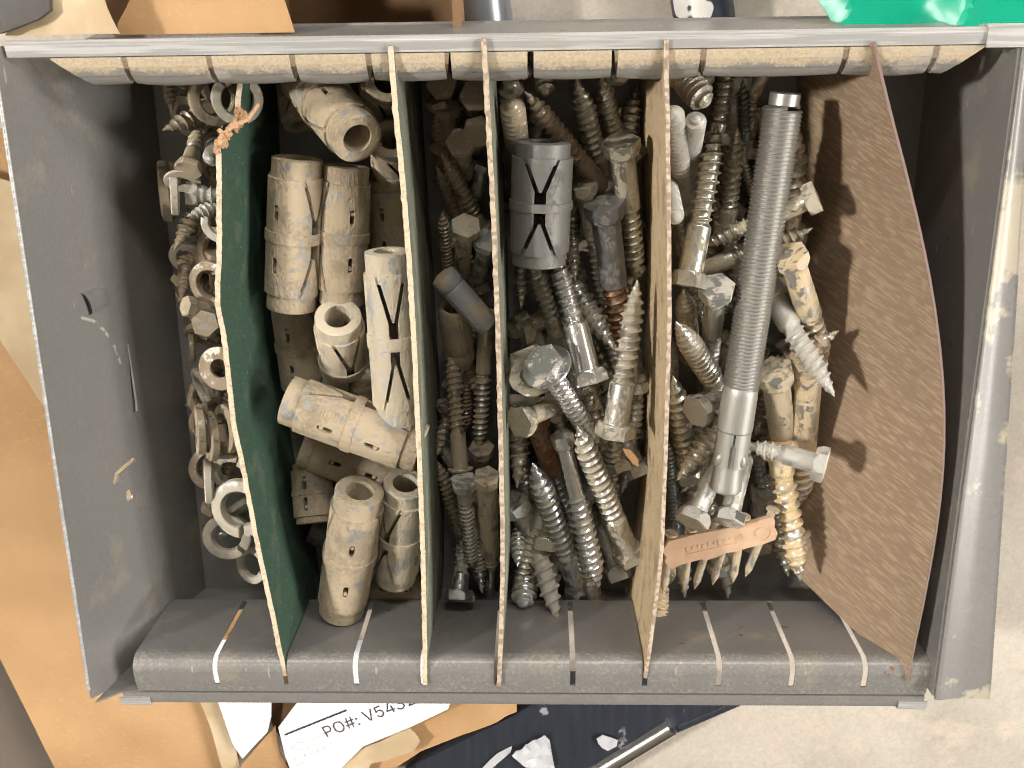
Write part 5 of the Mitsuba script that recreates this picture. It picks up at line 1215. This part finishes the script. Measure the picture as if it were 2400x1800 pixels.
for kind, fin, c, d, nrm, label in [
    ('lock_washer', 'tan', [-133.8, 288.7, 87.0], 23.99, (0.55, -0.1, 0.8), 'large brown lock washer at the back of the first bay'),
    ('lock_washer', 'pale_matte', [-120.9, 288.8, 97.0], 22.32, (0.35, -0.1, 0.9), 'grey lock washer under the torn divider at the back of the first bay'),
    ('flat_washer', 'pale_matte', [-150.4, 253.0, 95.0], 16.4, (0.1, -0.75, 0.65), 'grey washer under the pale hex head in the first bay'),
    ('lock_washer', 'pale_matte', [-155.1, 247.4, 93.0], 20.48, (-0.95, 0.1, 0.35), 'nearer of two upright washers on edge in the first bay'),
    ('lock_washer', 'greytan', [-164.9, 246.2, 77.0], 28.54, (-0.95, 0.05, 0.3), 'farther and larger of two upright washers on edge in the first bay'),
    ('lock_washer', 'pale_matte', [-136.0, 233.2, 89.0], 19.63, (0.1, 0.1, 0.98), 'white lock washer under the torn divider in the first bay'),
    ('lock_washer', 'tan', [-142.8, 218.0, 81.0], 23.05, (-0.4, 0.1, 0.9), 'brown lock washer below the white one in the first bay'),
    ('lock_washer', 'tan', [-144.8, 203.2, 87.0], 23.0, (-0.25, -0.1, 0.95), 'brown lock washer with a dark hole in the middle of the first bay'),
    ('lock_washer', 'tan', [-146.1, 178.3, 69.0], 20.76, (-0.3, 0.2, 0.9), 'brown lock washer under the sideways bolt in the first bay'),
    ('lock_washer', 'tan', [-162.9, 138.0, 65.0], 21.47, (-0.3, 0.3, 0.9), 'dim brown lock washer between the flat washer and the stacked ones'),
    ('flat_washer', 'tan', [-144.8, 161.2, 89.0], 22.29, (-0.15, 0.1, 0.97), 'wide brown flat washer lying flat in the first bay'),
    ('lock_washer', 'tan', [-162.4, 167.7, 75.0], 15.08, (-0.95, 0.1, 0.3), 'brown lock washer on edge left of the wide flat washer'),
    ('lock_washer', 'tan', [-158.2, 129.3, 89.0], 25.35, (-0.9, 0.1, 0.42), 'leftmost of three brown lock washers stacked on edge'),
    ('lock_washer', 'tan', [-154.2, 124.6, 87.0], 25.52, (-0.82, 0.1, 0.5), 'middle one of three brown lock washers stacked on edge'),
    ('lock_washer', 'tan', [-146.2, 127.7, 85.0], 25.56, (-0.75, 0.15, 0.6), 'rightmost of three brown lock washers stacked on edge'),
    ('lock_washer', 'pale_matte', [-159.6, 97.8, 83.0], 23.05, (-0.95, 0.1, 0.3), 'pale lock washer on edge at the front of the first bay'),
    ('lock_washer', 'pale_matte', [-146.6, 101.7, 81.0], 24.84, (-0.1, -0.25, 0.95), 'pale lock washer lying at the divider just behind the two front rings'),
    ('lock_washer', 'pale_matte', [-141.2, 86.5, 91.0], 31.2, (-0.2, 0.05, 0.97), 'largest pale lock washer at the front of the first bay'),
    ('lock_washer', 'pale_matte', [-155.2, 63.2, 77.0], 25.63, (0.05, 0.0, 0.99), 'pale lock washer with shiny bolt ends inside it'),
    ('lock_washer', 'pale_matte', [-145.3, 42.9, 71.0], 21.53, (-0.45, 0.1, 0.88), 'frontmost lock washer half under the green divider'),
    ('lock_washer', 'tan', [-138.3, 293.6, 66.2], 19.28, [0.7, 0.1, 0.7], 'brown lock washer buried under the others at the back of the first bay'),
    ('lock_washer', 'pale_matte', [-151.4, 280.5, 73.0], 20.67, [-0.7, -0.6, 2.0], 'pale grey lock washer buried under the others at the back of the first bay'),
    ('lock_washer', 'tan', [-142.5, 253.1, 64.5], 20.75, [-0.4, -0.3, 0.6], 'dim brown lock washer buried under the others at the back of the first bay'),
    ('lock_washer', 'tan', [-145.0, 236.9, 59.9], 21.95, [0.5, -1.0, 0.8], 'brown lock washer buried under the others behind the middle of the first bay'),
    ('lock_washer', 'pale_matte', [-161.4, 212.3, 68.9], 19.07, [-0.0, -0.2, 0.4], 'pale grey lock washer buried under the others behind the middle of the first bay'),
    ('lock_washer', 'tan', [-148.4, 194.0, 63.4], 20.12, [-0.7, 0.7, 1.4], 'dim brown lock washer buried under the others in the middle of the first bay'),
    ('lock_washer', 'tan', [-156.0, 174.3, 70.2], 21.67, [0.0, -1.2, 0.9], 'brown lock washer buried under the others in the middle of the first bay'),
    ('lock_washer', 'pale_matte', [-161.2, 145.3, 70.8], 21.44, [-0.7, -0.2, 0.5], 'pale grey lock washer buried under the others before the middle of the first bay'),
    ('lock_washer', 'tan', [-159.2, 124.8, 69.4], 23.14, [0.5, 0.5, 0.6], 'dim brown lock washer buried under the others before the middle of the first bay'),
    ('lock_washer', 'tan', [-162.8, 99.4, 68.7], 23.35, [-0.0, 0.4, 0.8], 'brown lock washer buried under the others at the front of the first bay'),
    ('lock_washer', 'pale_matte', [-150.5, 74.9, 64.3], 24.23, [0.5, -0.8, 0.3], 'pale grey lock washer buried under the others at the front of the first bay'),
]:
    washer(kind, fin, c, d, nrm, label)

# the big nut behind the flanged bolt
nd, nc, nn_ = (25.97, [8.8, 164.3, 99.0], (0.12, -0.28, 0.95))
nc, nn_ = np.array(nc), np.array(nn_, float)
nk = reserve('hex_nut', 'big dusty hex nut tilted behind the shiny flanged bolt', 'nut')
R = nd / 2
nut = (m3.Manifold.cylinder(R * .62, R, R, 6) ^ m3.Manifold.cylinder(R * .62, R * 1.06, R * .9, 48)) - m3.Manifold.cylinder(R * 2, R * .52, R * .52, 40).translate((0, 0, -.5))
t = tomesh(nut)
t.vertices = np.asarray(t.vertices) * MM
Mn = frame(nc * MM, (nc + nn_) * MM, .5)
add('body', put(t, Mn), 'dusty', nk, 25)
zt = np.linspace(R * .08, R * .5, 7)
add('inner_thread', put(lathe(np.array([(R * (.52 if i % 2 else .47), z) for i, z in enumerate(zt)]) * MM, 40), Mn), 'gold', nk, 20)

# the long threaded stud anchor
sd, sa, sb = (16.98, [117.0, 289.1, 111.0], [102.6, 103.9, 107.0])
sa, sb = np.array(sa), np.array(sb)
sk = reserve('stud_anchor', 'long threaded steel stud anchor lying across the top of the fifth bay', 'stud anchor')
L, R = np.linalg.norm(sb - sa) * MM, sd / 2 * MM
Ms = frame(sa * MM, sb * MM, .0)
add('end_pin', put(lathe([(0, 0), (R * .70, 0), (R * .76, R * .06), (R * .76, R * .62), (R * .6, R * .7)], 40), Ms), 'stud_steel', sk, 30)


def machine_thread(R, z0, z1, pitch, n=36, depth=.075):
    turns = int((z1 - z0) / pitch)
    zz, rr = [], []
    rows = turns * 2 + 1
    th = np.arange(n) / n
    Z = z0 + pitch * (np.arange(rows)[:, None] / 2 + th[None])
    Zc = np.clip(Z, z0, z1)
    r = np.where(np.arange(rows)[:, None] % 2 == 0, R * (1 - 1.6 * depth), R) * np.ones((1, n))
    a = 2 * np.pi * th
    v = np.stack([r * np.cos(a), r * np.sin(a), Zc], -1).reshape(-1, 3)
    f = []
    I = np.arange(rows - 1)
    for j in range(n):
        if j < n - 1:
            p, q, s_, t_ = I * n + j, I * n + j + 1, (I + 1) * n + j + 1, (I + 1) * n + j
        else:
            i = I[I + 3 < rows]
            p, q, s_, t_ = i * n + j, (i + 2) * n, (i + 3) * n, (i + 1) * n + j
        f += [np.c_[p, q, s_], np.c_[p, s_, t_]]
    return trimesh.Trimesh(v, np.vstack(f), process=False)


add('threaded_rod', put(machine_thread(R, R * .62, L * .712, R * .21), Ms), 'stud_steel', sk, 20)
add('collar', put(lathe([(R * .8, L * .703), (R * .93, L * .712), (R * .98, L * .73), (R * 1.0, L * .825), (R * .97, L * .828), (R * .86, L * .829)], 48), Ms), 'clip_steel', sk, 30)
# expansion clip: a rolled sleeve with a slit that widens and two dimples
cl = shell(R * .965 / MM, R * .74 / MM, L * .829 / MM, L * .925 / MM, 64)
cl = cl - box(0, R * 2 / MM, -R * .06 / MM, R * .06 / MM, L * .82 / MM, L * .88 / MM) - box(0, R * 2 / MM, -R * .16 / MM, R * .16 / MM, L * .862 / MM, L * .94 / MM)
t = tomesh(cl)
t.vertices = np.asarray(t.vertices) * MM
Mc = frame(sa * MM, sb * MM, math.radians(8))
add('expansion_clip', put(t, Mc), 'clip_steel', sk, 30)
for an in (.75, -.75):
    dm = trimesh.creation.icosphere(2, 1.0)
    dm.vertices = dm.vertices * (R * .2, R * .26, R * .42) + np.array([R * .86 * math.cos(an), R * .86 * math.sin(an), L * .905])
    add('clip_dimple', put(dm, Mc), 'clip_steel', sk, 40)
add('cone', put(lathe([(R * .70, L * .82), (R * .72, L * .90), (R * .90, L * .985), (R * .9, L * .995), (R * .82, L), (0, L)], 48), Ms), 'clip_steel', sk, 30)

# strip of collated nails
ns = {'frame': [[77.9, 57.6, 97.0], [0.9652, 0.2608, 0.0178], [-0.261, 0.957, 0.1264]], 'w': 56.2, 'h': 15.3, 'nails': [([5.6, 17.5], [-6.6, -18.9], 4.0), ([15.9, 17.9], [4.0, -20.2], 4.0), ([28.7, 19.6], [9.5, -21.2], 4.0), ([35.6, 16.1], [19.1, -21.0], 4.0), ([42.6, 17.5], [29.3, -22.8], 4.0), ([57.3, 17.9], [36.4, -20.5], 4.0)]}
o_, ex, ey = [np.array(q) for q in ns['frame']]
ez = np.cross(ex, ey)
ez *= np.sign(ez[2])
SW, SH = ns['w'], ns['h']
st = reserve('nail_strip', 'tan plastic strip of collated nails lying across the front of the fifth bay', 'nail strip')
MS = np.eye(4)
MS[:3, 0], MS[:3, 1], MS[:3, 2], MS[:3, 3] = ex, ey, ez, o_ * MM
outl = Polygon([(0, 0), (2, -1.2), (SW * .10, 0), (SW * .3, .6), (SW * .34, -.8), (SW * .46, 0), (SW * .5, 1.2), (SW * .62, .4), (SW * .74, 1.2), (SW * .84, 1.0), (SW * .97, 2.2), (SW, SH * .35), (SW * .985, SH * .6), (SW * 1.0, SH * .86), (SW * .98, SH), (SW * .72, SH * .96), (SW * .5, SH * .98), (SW * .3, SH * 1.02), (SW * .06, SH * .98), (SW * .02, SH * .80), (-.8, SH * .7), (.5, SH * .4), (-.9, SH * .25)]).buffer(.35).segmentize(2)
pb = toman(trimesh.creation.extrude_polygon(outl, 2.6, engine='earcut'))
rec = box(SW * .17, SW * .64, SH * .34, SH * .66, 2.1, 3)
pb = pb - rec
ringo = m3.Manifold.cylinder(1, SH * .30, SH * .30, 28).translate((SW * .87, SH * .52, 2.1)) - m3.Manifold.cylinder(1, SH * .20, SH * .20, 24).translate((SW * .87, SH * .52, 2.0))
pb = pb - ringo
t = tomesh(pb)
t.vertices = np.asarray(t.vertices) * MM
add('strip', put(t, MS), 'strip_plastic', st, 25)
bars = []
for i in range(9):
    x = SW * (.19 + .048 * i) + (i % 3) * .3
    bars.append(box(x, x + .7 + .5 * (i % 2), SH * (.40 + .04 * (i % 3)), SH * (.60 - .03 * (i % 2)), 1.9, 2.55))
for i in range(3):
    x = SW * (.66 + .018 * i)
    bars.append(box(x, x + .45, SH * .40, SH * .66, 2.4, 2.9))
t = cat(*bars)
t.vertices = np.asarray(t.vertices) * MM
add('moulded_ridge', put(t, MS), 'strip_plastic', st, False)
for (x, y), (x2, y2), w in ns['nails']:
    a_, b_ = np.array([x, y, -1.2]), np.array([x2, y2, -2.0])
    Ln, r = np.linalg.norm(b_ - a_), w / 2
    Mn = MS @ np.diag([1, 1, 1, 1.0])
    la = (MS @ np.r_[a_ * MM, 1])[:3]
    lb = (MS @ np.r_[b_ * MM, 1])[:3]
    pts = [(0, 0), (r * 1.7, 0), (r * 1.7, r * .5), (r, r * .7), (r, Ln - r * 3.2), (r * .75, Ln - r * 2.2), (.02, Ln)]
    add('nail', put(lathe(np.array(pts) * MM, 14), frame(la, lb)), 'greytan', st, 30)

pz = [[53.3, 120.8, 95.0], [57.4, 119.7, 95.0], [61.3, 115.1, 95.0], [61.6, 110.8, 95.0], [59.0, 112.1, 95.0], [54.9, 117.2, 95.0]]
one('paper_scrap', sheet([tuple(q[:2]) for q in pz], pz[0][2], .5, 1.2, 2.0, 80, 3), 'scrap_orange', 'small torn orange paper scrap among the bolts beside the brown divider', 'paper scrap', 25)
